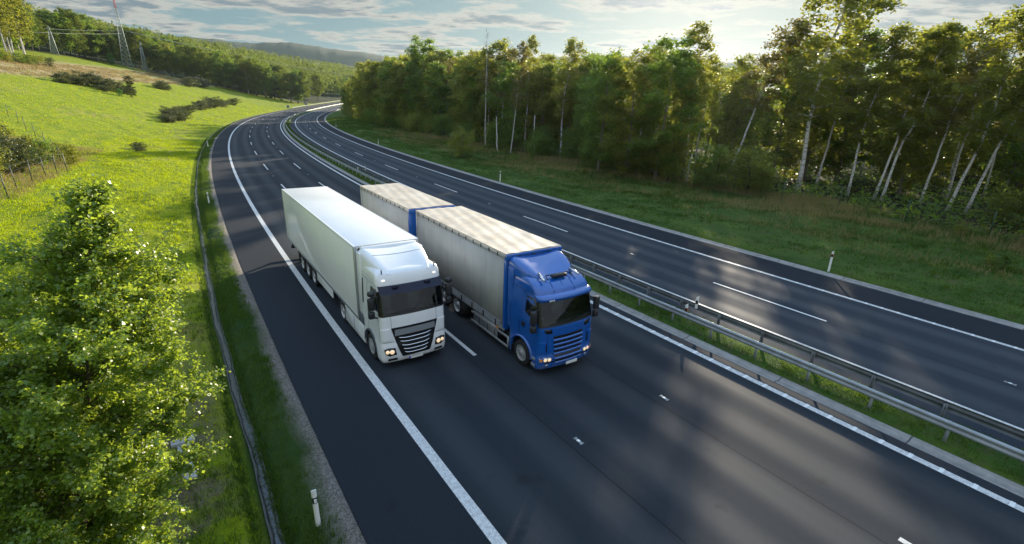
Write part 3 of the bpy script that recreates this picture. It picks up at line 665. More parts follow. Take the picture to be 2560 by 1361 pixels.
cab = bc.shell(LB, hb, (1.14, .5, .68)).build('cab', M['blue_paint'], bl, True)
bc.shell(LB, hb, (1.14, .5, .72), .045, False).build('lining', M['interior'], cab)
cab_inside(cab, .36, 2.24, 1.05)
MB().grid(bc.patch(-1.20, 1.20, 1.91, 2.78, .004, 30, 10)).build('windscreen', M['glass'], cab, True)
m = MB()
for a, b_ in ((1.88, 1.95), (2.74, 2.79)): m.sheet(bc.patch(-1.21, 1.21, a, b_, .009, 30, 3), (-.004, 0, 0))
for s_ in (-1, 1): m.sheet(bc.patch(s_ * 1.12, s_ * 1.215, 1.9, 2.79, .009, 4, 10), (-.004, 0, 0))
for y in (.2, -.8): m.tube([(bc.front(y + q * .85, 1.97 + .06 * q, .02), y + q * .85, 1.97 + .06 * q) for q in np.linspace(0, 1, 6)], .012)
m.build('screen_surround', M['black_trim'], cab)
V = np.array([[(bc.front(y, 2.9, o_), y, z) for y in np.linspace(-1.20, 1.20, 24)] for z, o_ in ((2.78, .15), (2.84, .20), (2.92, .19), (2.97, .10), (2.99, -.03))])
MB().sheet(V, (-.03, 0, 0)).build('sun_visor', M['blue_paint'], cab, True)
for k in range(4): MB().box(bc.front(-.8, 2.83, .20) - .02, bc.front(-.8, 2.83, .205), -.86 + k * .06, -.83 + k * .06, 2.80, 2.86).build('visor_mark', M['plate_white'], cab)
m = MB()                                                                        # dark intakes with blue slats between them
for k in range(6):
    z = 1.50 - k * .175; h = .66 - .015 * k; m.sheet(bc.patch(-h, h, z - .105, z, .006, 20, 3), (-.01, 0, 0))
m.build('grille', M['black_trim'], cab)
for k in range(6):
    z = 1.385 - k * .175; h = .68 - .015 * k
    V = np.array([[(bc.front(y, z + q, o_), y, z + q) for y in np.linspace(-h, h, 20)] for q, o_ in ((-.065, .03), (-.03, .055), (.0, .045), (.012, .004))]); MB().sheet(V, (-.03, 0, 0)).build('grille_slat', M['blue_paint'], cab, True)
MB().sheet(bc.patch(-.72, .72, 1.56, 1.80, .012, 20, 4), (-.01, 0, 0)).build('badge_panel', M['blue_paint'], cab, True)
MB().sheet(bc.patch(-1.0, 1.0, .52, .56, .012, 20, 3), (-.01, 0, 0)).build('bumper_gap', M['black_trim'], cab, True)
for s_ in (-1, 1):
    P = [(s_ * y, z) for y, z in ((.72, .58), (.72, .72), (1.0, .75), (1.19, .74), (1.18, .60), (1.0, .57))]
    m = MB(); poly(m, [(bc.front(y, z, .014), y, z) for y, z in (P if s_ > 0 else P[::-1])], (-.02, 0, 0)); hl = m.build('headlight', M['silver'], cab)
    for y, z, r in ((.82, .65, .065), (.98, .66, .065)):
        an = np.linspace(0, 2 * np.pi, 17)[:-1]; m = MB(); poly(m, [(bc.front(s_ * y + r * math.cos(a), z + r * math.sin(a), .024), s_ * y + r * math.cos(a), z + r * math.sin(a)) for a in an], (-.012, 0, 0)); m.build('reflector', M['headlamp'], hl)
    MB().sheet(bc.patch(s_ * 1.10, s_ * 1.18, .61, .72, .018, 4, 3), (-.01, 0, 0)).build('indicator', M['amber_light'], hl)
    an = np.linspace(0, 2 * np.pi, 13)[:-1]; m = MB(); poly(m, [(bc.front(s_ * .9 + .055 * math.cos(a), .42 + .055 * math.sin(a), .014), s_ * .9 + .055 * math.cos(a), .42 + .055 * math.sin(a)) for a in an], (-.02, 0, 0)); m.build('fog_light', M['silver'], cab)
    for z in (.40, .66): MB().box(1.80, 2.02, s_ * 1.245 - .02, s_ * 1.245 + .012, z - .06, z + .05, .02).build('step', M['silver'], cab)
    m = MB(); q = [(s_ * y, z) for y, z in ((.72, 1.62), (.76, 1.80), (1.05, 1.82), (.98, 1.66))]; poly(m, [(bc.front(y, z, .012), y, z) for y, z in (q if s_ > 0 else q[::-1])], (-.02, 0, 0)); m.build('air_intake', M['black_trim'], cab)
    V = np.array([[(bc.front(y, z, .03), y, z) for y in np.linspace(s_ * .96, s_ * 1.225, 8)] for z in np.linspace(.92, 1.34, 5)]); MB().sheet(V, (-.05, 0, 0)).build('corner_vane', M['blue_paint'], cab, True)
    MB().sheet(bc.patch(s_ * .92, s_ * .97, .98, 1.26, .034, 3, 4), (-.01, 0, 0)).build('vane_slot', M['black_trim'], cab)
    m = MB(); m.tube(bc.side([(.95, 1.15), (.98, 1.8), (1.15, 2.3), (1.16, 2.95), (1.95, 2.95)], s_, .001), .007, 4)
    m.tube(bc.side([(1.0, 1.02), (1.7, 1.0)], s_, .001), .006, 4); m.tube(bc.side([(.4, 2.98), (1.2, 3.0), (1.7, 3.0)], s_, .001), .007, 4); m.tube([(bc.front(s_ * .9, z, 0), s_ * .9, z) for z in np.linspace(.8, 1.86, 8)], .006, 4)
    m.build('panel_gap', M['black_trim'], cab)
    m = MB(); q = bc.side([(1.28, 2.22), (1.30, 2.84), (1.86, 2.86), (2.0, 2.08), (1.7, 2.1)], s_, .004); poly(m, q if s_ < 0 else q[::-1], (0, -s_ * .01, 0)); m.build('side_window', M['dark_glass'], cab)
    MB().box(1.12, 1.30, s_ * 1.24 - .03, s_ * 1.24 + .03, 1.62, 1.80, .015).build('door_handle', M['black_trim'], cab)
    arch_ring(1.14, .5, .64, 1.255, s_).build('wheel_arch', M['blue_paint'], cab, True)
    MB().box(.10, .42, s_ * 1.19 - .04, s_ * 1.19 + .035, 1.2, 3.55, .03).build('side_fairing', M['blue_paint'], bl)
    mirror(bl, 2.05, s_ * 1.43, 2.30, s_, .50, .26)
    MB().tube([(1.25, s_ * .70, 3.52), (1.70, s_ * .78, 3.42)], .045, 8).build('air_horn', M['chrome'], cab, True)
    for x in (-2.6 - 1.4, -5.35): pass
    for x, dsh in ((1.14, False), (-3.98, True), (-5.35, True)): wheel(bl, x, s_, 1.07, .5, .33, dsh)
    dropside(bl, -8.2, -.22, 1.0, 1.22, s_)
    m = MB()                                                                    # low side guard between the axles
    for z in (.34, .74): m.box(-2.60, .28, s_ * 1.235 - .02, s_ * 1.235 + .02, z - .045, z + .045, .01)
    m.box(.22, .30, s_ * 1.235 - .018, s_ * 1.235 + .018, .3, .78); sg = m.build('side_guard', M['aluminium'], bl)
    m = MB().box(-2.45, -.55, s_ * 1.2 - .02, s_ * 1.2 + .01, .38, .95); m.build('guard_panel', M['aluminium'], sg)
    for x in (-1.95, -1.3, -.72): MB().box(x - .02, x + .02, s_ * 1.218 - .012, s_ * 1.218 + .01, .38, .70).build('panel_strut', M['dark_plastic'], sg)
    MB().box(-.62, -.40, s_ * 1.255 - .012, s_ * 1.255 + .012, .83, .90, .008).build('side_marker', M['amber_light'], bl)
    MB().box(-3.32, -3.26, s_ * 1.05 - .2, s_ * 1.05 + .2, .28, .85).build('mud_flap', M['rubber'], bl)
dx = np.linspace(.10, 1.36, 12)
df = deflector(dx, np.interp(dx, [.1, .35, .7, 1.0, 1.36], [3.88, 3.86, 3.74, 3.60, 3.42]), np.interp(dx, [.1, .6, 1.0, 1.36], [1.19, 1.16, 1.05, .74]), 3.30, 'wind_deflector', M['blue_paint'], bl, .07)
MB().tube([(1.62, -.55, 3.38), (1.42, -.52, 3.47), (1.42, .52, 3.47), (1.62, .55, 3.38)], .022, 6).build('roof_bar', M['dark_plastic'], cab, True)
MB().box(1.42, 1.62, -.32, .32, 3.40, 3.50, .03).build('roof_hatch', M['black_trim'], cab, True)
MB().box(1.46, 1.60, -.22, .22, 3.50, 3.512, .004).build('hatch_glass', M['dark_glass'], cab)
for y in (-.5, -.05, .4): MB().tube([(1.98, y, 3.02), (1.80, y * .97, 3.22), (1.62, y * .95, 3.33)], .012, 5).build('roof_rib', M['blue_paint'], cab, True)
MB().box(2.30, 2.345, -.06, .46, .27, .38, .008).build('number_plate', M['plate_white'], bl)
cargo_box(bl, -8.3, 0.0, 1.0)
m = MB().box(-8.2, .3, -.45, .45, .6, .95); m.box(-2.3, -.5, -1.1, 1.1, .4, .92, .03); m.box(-.4, .32, -1.0, 1.0, .45, .9)
for x in (1.14, -3.98, -5.35): m.tube([(x, -1., .5), (x, 1., .5)], .07, 8)
m.build('chassis', M['dark_plastic'], bl)
# ---- its drawbar trailer, a second curtain side body with a blue front
tr = empty('cargo_trailer', (-4.253, 24.725, 0), R_(-55.3), 'grey curtain side trailer with a blue front wall, towed behind the blue truck', 'trailer')
cargo_box(tr, -7.72, 0, 1.0)
for s_ in (-1, 1):
    dropside(tr, -7.6, -.2, 1.0, 1.22, s_)
    for x in (-1.4, -5.2, -6.5): wheel(tr, x, s_, 1.07, .48, .32)
m = MB().box(-7.6, -.1, -.45, .45, .6, .95); m.tube([(-.3, 0, .7), (1.0, 0, .55)], .07, 8)
for x in (-1.4, -5.2, -6.5): m.tube([(x, -1., .48), (x, 1., .48)], .07, 8)
m.build('chassis', M['dark_plastic'], tr)

# ------------------------------------------------------------------ guard rails, posts, studs, signs
def rail_beam(d, s0, s1, face, zc=.62, step=1.0):
    """W-shaped steel band; face = +1 bulges to the right"""
    ss = np.arange(s0, s1 + .01, step); z = np.array([-.155, -.13, -.085, -.04, 0, .04, .085, .13, .155]); q = np.array([.0, .03, .075, .03, .01, .03, .075, .03, .0]) * face
    V = P3(d + q[None] + 0 * ss[:, None], np.repeat(ss[:, None], len(z), 1), 0.) + (zc + z)[None, :, None] * np.array([0, 0, 1.])
    m = MB(); m.grid(V); Vb = P3(d + q[None] - face * .006 + 0 * ss[:, None], np.repeat(ss[:, None], len(z), 1), 0.) + (zc + z)[None, :, None] * np.array([0, 0, 1.]); m.grid(Vb[:, ::-1])
    for k in (0, -1): m.grid(np.stack([V[:, k], Vb[:, k]], 1))
    return m
def local_box(m, d, s, hd, hs, z0, z1):
    c = [P3(d + a * hd, s + b * hs) for a, b in ((-1, -1), (1, -1), (1, 1), (-1, 1))]
    V = [c_ + np.array([0, 0, z]) for z in (z0, z1) for c_ in c]
    return m.add(V, [(0, 3, 2, 1), (4, 5, 6, 7), (0, 1, 5, 4), (1, 2, 6, 5), (2, 3, 7, 6), (3, 0, 4, 7)])
def guardrail(name, d, s0, s1, face, label, mt, pitch, npost, ps0, zc=.62):
    p = P3(d, s0); o = empty(name, (0, 0, 0), 0, label, 'guard rail')
    rail_beam(d, s0, s1, face, zc).build('rail_beam', mt, o, True)
    for k in range(npost):
        s = ps0 + k * pitch; m = MB(); local_box(m, d - face * .10, s, .05, .018, -.25, zc + .10); local_box(m, d - face * .055, s - .03, .012, .05, -.25, zc + .10)
        local_box(m, d - face * .03, s, .05, .05, zc - .08, zc + .08); m.build('post', mt, o)
    return o
guardrail('guard_rail', 12.98, -640, 120, -1, 'galvanised steel guard rail beside the concrete gutter, bordering the carriageway of the trucks', M['galvanised'], 2.0, 90, -576.6)
guardrail('guard_rail', 14.22, -640, 120, 1, 'dull grey steel guard rail at the edge of the empty opposite carriageway', M['galvanised_dull'], 2.0, 90, -576.2)
guardrail('guard_rail', -2.9, -196, 110, 1, 'pale guard rail on the outer side of the far bend', M['galvanised_dull'], 4.0, 40, -194)
guardrail('guard_rail', 27.75, -335, 60, -1, 'short guard rail at the forest side of the far bend', M['galvanised'], 4.0, 40, -333)
# delineator posts
def delineator(h, orange):
    o = empty('delineator_post')
    m = MB(); an = np.linspace(0, 2 * np.pi, 13)[:-1]
    def ring(z, tilt=0.): return [(.062 * math.cos(a) * (1 + .25 * (abs(math.cos(a)) < .6)), .058 * math.sin(a), z + tilt * .07 * math.cos(a)) for a in an]
    rows = [ring(-.1), ring(.1), ring(h - .04), ring(h, -.6)]; V = np.array(rows); V = np.concatenate([V, V[:, :1]], 1); m.grid(V); m.add(rows[-1], [tuple(range(12))])
    m.build('body', M['white_plastic'], o)
    V = np.array([[(1.04 * x, 1.04 * y, z) for x, y, z in ring(h - .34)], [(1.04 * x, 1.04 * y, z) for x, y, z in ring(h - .17)]]); V = np.concatenate([V, V[:, :1]], 1)
    bd = MB().grid(V).build('band', M['black_band'], o)
    for q in (1, -1): MB().box(q * .072 - .006, q * .072 + .006, -.028, .028, h - .31, h - .20, .004).build('reflector', M['orange_glass'] if orange else M['white_plastic'], bd)
    return o
pw, po = delineator(1.02, False), delineator(1.28, True); used = {}
def put_post(proto, d, s, label, dz=0., sc=1., group='delineator posts along the verges'):
    o = proto if proto.name not in used else copy_tree(proto); used[proto.name] = 1
    x, y = wx(d, s); o.location = (x, y, float(tz(d, s)) + dz); o.scale = (sc, sc, sc); o.rotation_euler = (R_(random.uniform(-2, 2)), R_(random.uniform(-2, 2)), math.atan2(math.cos(s / RR), math.sin(s / RR)))
    tag(o, label, 'delineator post', group); return o
random.seed(4)
put_post(pw, -3.14, -561.5, 'nearest white delineator post with black band, standing between ditch and asphalt')
put_post(pw, -3.13, -521.0, 'white delineator post with black band beside the ditch, left of the white trailer')
put_post(pw, -3.3, -465, 'small white delineator post near the far end of the ditch, where the road bends')
put_post(po, 27.6, -558.9, 'white delineator post with orange reflector on the right grass verge, nearest of those')
put_post(po, 27.6, -519.6, 'white delineator post on the right grass verge behind the roof of the towed trailer')
put_post(po, 27.6, -464.8, 'small white delineator post on the right verge by the dark forest edge', sc=.9)
put_post(po, 27.8, -398, 'tiny white delineator post far along the right verge before the bend', sc=.9)
pws, pos = delineator(.46, False), delineator(.46, True)
put_post(pos, 13.02, -559.3, 'short orange and white marker fixed on top of the near guard rail', .62, 1., 'markers on the guard rails')
put_post(pws, 14.18, -559.0, 'short black and white marker fixed on top of the far guard rail', .62, 1., 'markers on the guard rails')
put_post(pws, 13.02, -509.5, 'small marker on the near guard rail behind the towed trailer', .62, .9, 'markers on the guard rails')
put_post(pws, 14.18, -508.6, 'small marker on the far guard rail behind the towed trailer', .62, .9, 'markers on the guard rails')
# road studs half way between the dashes
def stud():
    m = MB()
    poly(m, [(-.17, -.07, 0), (-.05, -.035, 0), (.05, -.035, 0), (.17, -.07, 0), (.17, .07, 0), (.05, .035, 0), (-.05, .035, 0), (-.17, .07, 0)], (0, 0, .012))
    o = m.build('road_stud', M['galvanised']); MB().box(-.05, .05, -.045, .045, .011, .020, .004).build('reflector', M['white_plastic'], o); return o
st = stud(); first = True
studs = []
for d, s00, line, n in ((3.82, -562.6, 'the lane line between the two trucks', 9), (7.75, -562.5, 'the lane line nearest the guard rail', 9), (19.55, -568.9, 'the lane line of the empty carriageway', 8)):
    for k in range(n):
        if (d < 4 and 0 < k < 3) or (d > 7 and d < 8 and k == 1): continue
        studs.append((d, s00 + 18.8 * k, line, k))
nth = ['nearest', 'second', 'third', 'fourth', 'fifth', 'sixth', 'seventh', 'eighth', 'farthest']
for d, s, line, k in studs:
    o = st if first else copy_tree(st); first = False
    p = P3(d, s, .002); o.location = p; o.rotation_euler = (0, 0, math.atan2(math.cos(s / RR), math.sin(s / RR)))
    tag(o, f'silver road stud on {line}, {nth[k]} from the viewer', 'road stud', 'reflective road studs on the lane lines')
# backs of two road signs by the bend
for d, s, w_, h_, lab in ((-3.6, -205, 1.5, 1.9, 'small grey back of a road sign at the foot of the bright grass slope'), (-3.3, -150, 1.7, 2.0, 'grey back of a road sign before the guard rail of the far bend')):
    x, y = wx(d, s); o = empty('road_sign', (x, y, float(tz(d, s))), R_(15), lab, 'road sign', 'signs at the far bend')
    MB().box(-w_ / 2, w_ / 2, -.02, .02, .9, .9 + h_, .01).build('panel', M['sign_back'], o)
    for q in (-.4, .4): MB().tube([(q, .06, -.2), (q, .06, .8 + h_)], .04, 6).build('pole', M['galvanised'], o)
# fences
def fence(pts, h, label, mt, rpost=.03, mesh_=True, group=None, rows=5):
    """pts: ground points of the posts"""
    o = empty('wire_fence', (0, 0, 0), 0, label, 'fence', group); P = [np.array([x, y, on_ground(x, y)]) for x, y in pts]; rg = np.random.default_rng(len(pts))
    for p in P[:100]:
        lean = rg.normal(0, .04, 2); MB().tube([p - [0, 0, .2], p + [lean[0] * h, lean[1] * h, h]], rpost, 6).build('post', mt, o)
    m = MB()
    for q in np.linspace(.12, .95, rows): m.tube([p + [0, 0, h * q - (.02 if k % 2 else 0)] for k, p in enumerate(P)], .006, 3, False)
    if len(P) > 1: m.build('wire', M['fence_grey'], o)
    return o
fence([tuple(float(v) for v in wx(44.2, s)) for s in np.arange(-595, -250, 5.4)], 2.0, 'dark wire fence on thin posts in front of the forest on the right', M['fence_green'], .035)
fence([(-36.5, 33.5), (-38.8, 36.6), (-41.0, 39.6), (-43.2, 43.2), (-45.0, 46.5), (-46.6, 49.4), (-47.4, 51.5)], 2.0, 'green wire fence along the front of the scrub at the left edge', M['fence_green'], .035)
fence([(-47.4, 51.5), (-51.5, 55.5), (-56.5, 60.2), (-62, 65.2), (-68, 70.4), (-74.3, 75.7), (-79.5, 80), (-84.5, 83.7), (-92, 89)], 2.0, 'green wire fence climbing the grass slope behind the scrub', M['fence_green'], .035)
fence([tuple(float(v) for v in wx(-63.5, s)) for s in np.arange(-380, -190, 5.)], 1.9, 'thin old fence across the hillside below the dry grass', M['fence_grey'], .04)
# pylons
def lattice(m, w0, w1, z0, z1, n, r, r2):
    zs = np.linspace(0, 1, n + 1); zs = z0 + (z1 - z0) * (1 - (1 - zs) ** 1.25); wz = lambda z: w0 + (w1 - w0) * (z - z0) / (z1 - z0)
    cs = lambda z: [np.array([a * wz(z), b * wz(z), z]) for a, b in ((-1, -1), (1, -1), (1, 1), (-1, 1))]
    for k in range(4): m.tube([cs(z0)[k], cs(z1)[k]], r, 4)
    for a, b in zip(zs[:-1], zs[1:]):
        A, B = cs(a), cs(b)
        for k in range(4): m.tube([A[k], B[(k + 1) % 4]], r2, 3, False); m.tube([A[(k + 1) % 4], B[k]], r2, 3, False)
        for k in range(4): m.tube([B[k], B[(k + 1) % 4]], r2, 3, False)
def pylon(x, y, h, w, rot, label, mt, arms=True):
    o = empty('pylon', (x, y, on_ground(x, y)), rot, label, 'pylon', 'lattice pylons by the hillside forest')
    m = MB(); lattice(m, w, .45, -.5, h * .82, 15, .13, .06); m.build('tower', mt, o)
    m = MB(); lattice(m, .45, .3, h * .82, h * .94, 4, .09, .05); lattice(m, .3, .05, h * .94, h, 3, .08, .05); m.build('peak', M['pylon_red'] if arms else mt, o)
    if arms:
        for zz_, L in ((h * .80, 4.6), (h * .52, 2.6)):
            m = MB()
            for s_ in (-1, 1): m.tube([(0, s_ * .5, zz_ + .9), (0, s_ * L, zz_)], .08, 4); m.tube([(0, s_ * .5, zz_ - .2), (0, s_ * L, zz_)], .08, 4)
            a = m.build('cross_arm', M['fence_grey'], o)
            for s_ in (-1, 1):
                MB().tube([(0, s_ * L, zz_), (.1, s_ * (L + .2), zz_ - 1.6)], .07, 5).build('insulator', M['dark_plastic'], a)
            if zz_ < h * .6: break
    return o
PY = [(-252, 336)]
pylon(-252, 336, 42, 2.6, R_(40), 'tallest steel lattice pylon with a red tip, standing on the crest of the grass slope', M['pylon_steel'])
pylon(-257, 290.5, 14.5, 1.7, R_(40), 'low dark lattice mast in front of the forest, left of the tallest pylon', M['pylon_steel'], False)
pylon(-252.5, 352, 18, 1.5, R_(40), 'slim lattice mast just right of the tallest pylon, nearer one of the pair', M['pylon_steel'], False)
pylon(-251.5, 366, 18, 1.5, R_(40), 'slim lattice mast just right of the tallest pylon, farther one of the pair', M['pylon_steel'], False)
def wire(a, b, sag, label):
    a, b = np.array(a, float), np.array(b, float); q = np.linspace(0, 1, 40)[:, None]; P = a + (b - a) * q; P[:, 2] -= sag * 4 * (q * (1 - q))[:, 0]
    tag(MB().tube(P, .05, 4, False).build('power_line', M['wire']), label, 'cable', 'power cables of the pylons')
pz = on_ground(-252, 336)
wire((-250, 333, pz + 34), (-262, 60, 62), 11, 'power cable hanging from the tallest pylon to the left edge, upper one')
wire((-254, 338, pz + 22), (-270, 70, 48), 10, 'power cable hanging from the tallest pylon to the left edge, middle one')
wire((-250, 334, pz + 20), (-262, 66, 44), 10, 'power cable hanging from the tallest pylon to the left edge, lowest one')
for k in range(3): wire((-250, 338 + 3 * k, pz + 22 + 6 * (k > 1)), (-40, 980, 40 + 5 * k), 14, ['lowest', 'middle', 'upper'][k] + ' of the three thin power cables crossing the wooded valley')

# ------------------------------------------------------------------ plants
def rot_leaves(rng, C, size, up=.5, aspect=.7, out=None):
    """leaf-sized quads, folded a little along the midrib, one per centre"""
    n = len(C); N = rng.normal(0, 1, (n, 3)); N[:, 2] = np.abs(N[:, 2]) + up
    if out is not None: N = N * .45 + out * 1.2
    N /= np.linalg.norm(N, axis=1)[:, None]
    T = np.cross(N, rng.normal(0, 1, (n, 3))); T /= np.linalg.norm(T, axis=1)[:, None] + 1e-9; B = np.cross(N, T)
    L = size * rng.uniform(.65, 1.35, (n, 1)); w = L * aspect * .5
    V = np.stack([C - T * L * .5, C + B * w + N * w * .35, C + T * L * .5, C - B * w + N * w * .35], 1).reshape(-1, 3)
    return V, np.arange(4 * n).reshape(-1, 4)
def make_tree(seed, H, cb, cr, n_limb, n_leaf, lsize, r0, leafm, bark, kind='broad', curve=.25, sparse=1., sig=.42, lean=(0, 0), droop=0.):
    rng = np.random.default_rng(seed); m = MB()
    z = np.linspace(0, 1, 12); off = np.cumsum(rng.normal(0, curve, (12, 2)), 0) * .35; off -= off[0]
    T = np.c_[off[:, 0] * z + lean[0] * H * z ** 1.2, off[:, 1] * z + lean[1] * H * z ** 1.2, z * H]; T[0, 2] = -.3
    m.tube(T, np.maximum(.012, r0 * (1 - z) ** .75 * (1 + .5 * np.exp(-z * 25))), 8)
    tp = lambda q: np.array([np.interp(q, z, T[:, k]) for k in range(3)])
    C = []; Wt = []; a0 = rng.uniform(0, 6.28)
    for i in range(n_limb):
        q = cb + (1 - cb) * ((i + rng.uniform(0, 1)) / n_limb) ** .95; q = min(q, .985); u = (q - cb) / (1 - cb)
        if kind == 'birch': prof = float(np.interp(u, [0, .15, .4, .75, .9, 1], [.4, .72, 1, .9, .66, .36]))
        elif kind == 'conifer': prof = (1 - u) ** .85 + .06
        else: prof = math.sqrt(max(.02, 1 - ((u - .46) / .60) ** 2))
        L = cr * prof * rng.uniform(.62, 1.12); a0 += 2.4 + rng.normal(0, .4)
        up = {'birch': rng.uniform(.5, 1.1), 'conifer': rng.uniform(-.25, .1)}.get(kind, rng.uniform(.15, .8)) * (1 if kind == 'conifer' else (.5 + .8 * u))
        d = np.array([math.cos(a0), math.sin(a0), up]); d /= np.linalg.norm(d); p0 = tp(q); t_ = np.linspace(0, 1, 5)
        path = p0 + d[None] * L * t_[:, None] + np.array([0, 0, -1.]) * (droop * L * t_ ** 2.2)[:, None] + rng.normal(0, .06 * L, (5, 3)) * t_[:, None]
        m.tube(path, np.linspace(max(.012, r0 * .30 * (1 - q) ** .5), .006, 5), 4, False)
        for k in range(int(4 + 3 * L)):
            f = rng.uniform(.22, 1.0); b0 = np.array([np.interp(f, t_, path[:, c]) for c in range(3)]); e = d * .6 + rng.normal(0, .75, 3); e /= np.linalg.norm(e)
            l2 = L * .34 * rng.uniform(.4, 1.1) * (1.15 - .5 * f); b1 = b0 + e * l2 + np.array([0, 0, -droop * .7 * l2])
            if k % 2 == 0: m.tube([b0, (b0 + b1) / 2 + [0, 0, .03 * l2], b1], [.008, .006, .003], 3, False)
            for g_ in (.45, .8, 1.05): C.append(b0 + (b1 - b0) * g_); Wt.append(rng.uniform(.25, 1.) ** 1.5)
    C = np.array(C); Wt = np.array(Wt); Wt[rng.uniform(size=len(Wt)) > sparse] = 0; Wt /= Wt.sum()
    idx = rng.choice(len(C), n_leaf, p=Wt); Q = C[idx] + rng.normal(0, sig * .55, (n_leaf, 3)) * np.array([1, 1, .75]); Q[:, 2] -= np.abs(rng.normal(0, droop * .35, n_leaf))
    V, F = rot_leaves(rng, Q, lsize, .35)
    return (m, V, F, bark, leafm, H)
def plant(name, proto, loc=(0, 0, 0)):
    m, V, F, bark, leafm, H = proto; o = empty(name, loc)
    m.build('trunk', M[bark], o, True); mesh('crown', V, F, M[leafm], o); return o
PR = {}
def proto(key, name, **kw): PR[key] = [name, make_tree(**kw), None]
for k in range(5):
    proto(f'birch{k}', 'birch_tree', seed=10 + k, H=20, cb=[.34, .42, .28, .46, .38][k], cr=[2.9, 2.5, 3.3, 2.7, 2.9][k], n_limb=[34, 30, 40, 28, 32][k], n_leaf=[6200, 4800, 7400, 4200, 5600][k], lsize=.28,
          r0=.14, leafm=['leaf_birch', 'leaf_birch', 'leaf_birch', 'leaf_autumn', 'leaf_birch'][k], bark='bark_birch', kind='birch', curve=.8, sparse=.8, sig=.5, droop=.45)
for k in range(5):
    proto(f'broad{k}', 'broadleaf_tree', seed=40 + k, H=18, cb=[.05, .10, .04, .14, .08][k], cr=[4.3, 3.8, 4.6, 4.0, 3.6][k], n_limb=[44, 40, 50, 40, 44][k], n_leaf=[9500, 8500, 10500, 8000, 8500][k], lsize=.35,
          r0=.17, leafm=['leaf_broad', 'leaf_broad', 'leaf_birch', 'leaf_broad', 'leaf_birch'][k], bark='bark_grey', curve=.4, sparse=.85, sig=.6, droop=.1)
for k in range(2):
    proto(f'conif{k}', 'conifer_tree', seed=70 + k, H=20, cb=[.06, .2][k], cr=[2.6, 2.3][k], n_limb=70, n_leaf=9000, lsize=.26, r0=.18, leafm='leaf_conifer', bark='bark_brown', kind='conifer', curve=.1, sparse=.9, sig=.35, droop=.25)
for k in range(4):
    proto(f'shrub{k}', 'shrub', seed=90 + k, H=2.6, cb=.04, cr=[1.3, 1.5, 1.1, 1.7][k], n_limb=26, n_leaf=[2600, 3000, 2200, 3200][k], lsize=.13, r0=.05, leafm=['leaf_broad', 'leaf_birch', 'leaf_birch', 'leaf_broad'][k], bark='bark_brown', curve=.2, sparse=.9, sig=.3)
for k in range(3):
    proto(f'scrub{k}', 'scrub_bush', seed=120 + k, H=2.0, cb=.03, cr=[1.8, 2.2, 1.6][k], n_limb=30, n_leaf=[3600, 4200, 3000][k], lsize=.15, r0=.05, leafm='leaf_scrub', bark='bark_brown', curve=.2, sparse=.95, sig=.3)
for k in range(4):      # trees of the hillside: round crowns
    proto(f'hill{k}', 'broadleaf_tree', seed=150 + k, H=20, cb=[.12, .10, .18, .14][k], cr=[4.6, 5.2, 4.2, 4.8][k], n_limb=44, n_leaf=9000, lsize=.42, r0=.2, leafm=['leaf_hill', 'leaf_broad', 'leaf_hill', 'leaf_birch'][k], bark='bark_birch' if k == 3 else 'bark_grey', curve=.4, sparse=.9, sig=.75)
proto('hconif', 'conifer_tree', seed=170, H=20, cb=.05, cr=3.1, n_limb=60, n_leaf=6500, lsize=.40, r0=.2, leafm='leaf_conifer', bark='bark_brown', kind='conifer', curve=.1, sparse=.95, sig=.5, droop=.25)
def put(key, x, y, h=None, sc=None, rz=None, label=None, cat=None, group=None, tilt=(0, 0), wide=1., sink=.0):
    nm, pr, root = PR[key]
    if root is None: PR[key][2] = o = plant(nm, pr)
    else: o = copy_tree(root)
    k = sc if sc else h / pr[5]
    o.location = (x, y, on_ground(x, y) - sink); o.scale = (k * wide, k * wide, k); o.rotation_euler = (tilt[0], tilt[1], rng0.uniform(0, 6.28) if rz is None else rz)
    for p in ('label', 'category', 'group'):
        if p in o: del o[p]
    return tag(o, label, cat or {'birch_tree': 'birch tree', 'broadleaf_tree': 'broadleaf tree', 'conifer_tree': 'conifer', 'shrub': 'shrub', 'scrub_bush': 'bush'}[nm], group)
rng0 = np.random.default_rng(7)
taken = []
def free(x, y, r):
    for a, b in taken:
        if (a - x) ** 2 + (b - y) ** 2 < r * r: return False
    taken.append((x, y)); return True
# ---- the forest on the right: trees one can point at
GB = 'birches at the edge of the right forest'
SHOW = []
def here(key, x, y, h, label, tilt=(0, 0), wide=1.2, group=GB, rz=None): SHOW.append((x, y, 4.2 if h > 25 else 1.9)); taken.append((x, y)); return put(key, x, y, h, label=label, group=group, tilt=tilt, wide=wide, rz=rz)
here('birch2', 33.0, 57.1, 27.5, 'tallest birch of the right forest, thick pale trunk rising out of the picture', (0, R_(2)), 1.25)
here('birch3', 27.0, 62.5, 18.5, 'slender white birch just left of the tallest birch, trunk leaning to the right', (0, R_(7)))
here('birch1', 22.5, 66.0, 18, 'thin straight birch two trunks left of the tallest birch', (0, R_(-1)))
here('birch0', 37.5, 55.0, 17.2, 'straight white birch first to the right of the tallest birch', (0, R_(1)))
here('birch1', 38.8, 52.6, 16.6, 'birch forming a narrow V with a leaning neighbour, left trunk of the V', (0, R_(-7)))
here('birch4', 39.2, 52.0, 17.0, 'birch forming a narrow V with a leaning neighbour, right trunk of the V', (0, R_(5)))
here('birch3', 43.0, 51.5, 15.8, 'slim birch standing alone between the V of birches and the two leaning birches', (0, R_(0)))
here('birch0', 41.6, 46.5, 17.2, 'long white birch leaning to the right, upper one of two parallel leaning trunks', (0, R_(7)))
here('birch1', 42.2, 45.2, 16.0, 'long white birch leaning to the right, lower one of two parallel leaning trunks', (0, R_(6)))
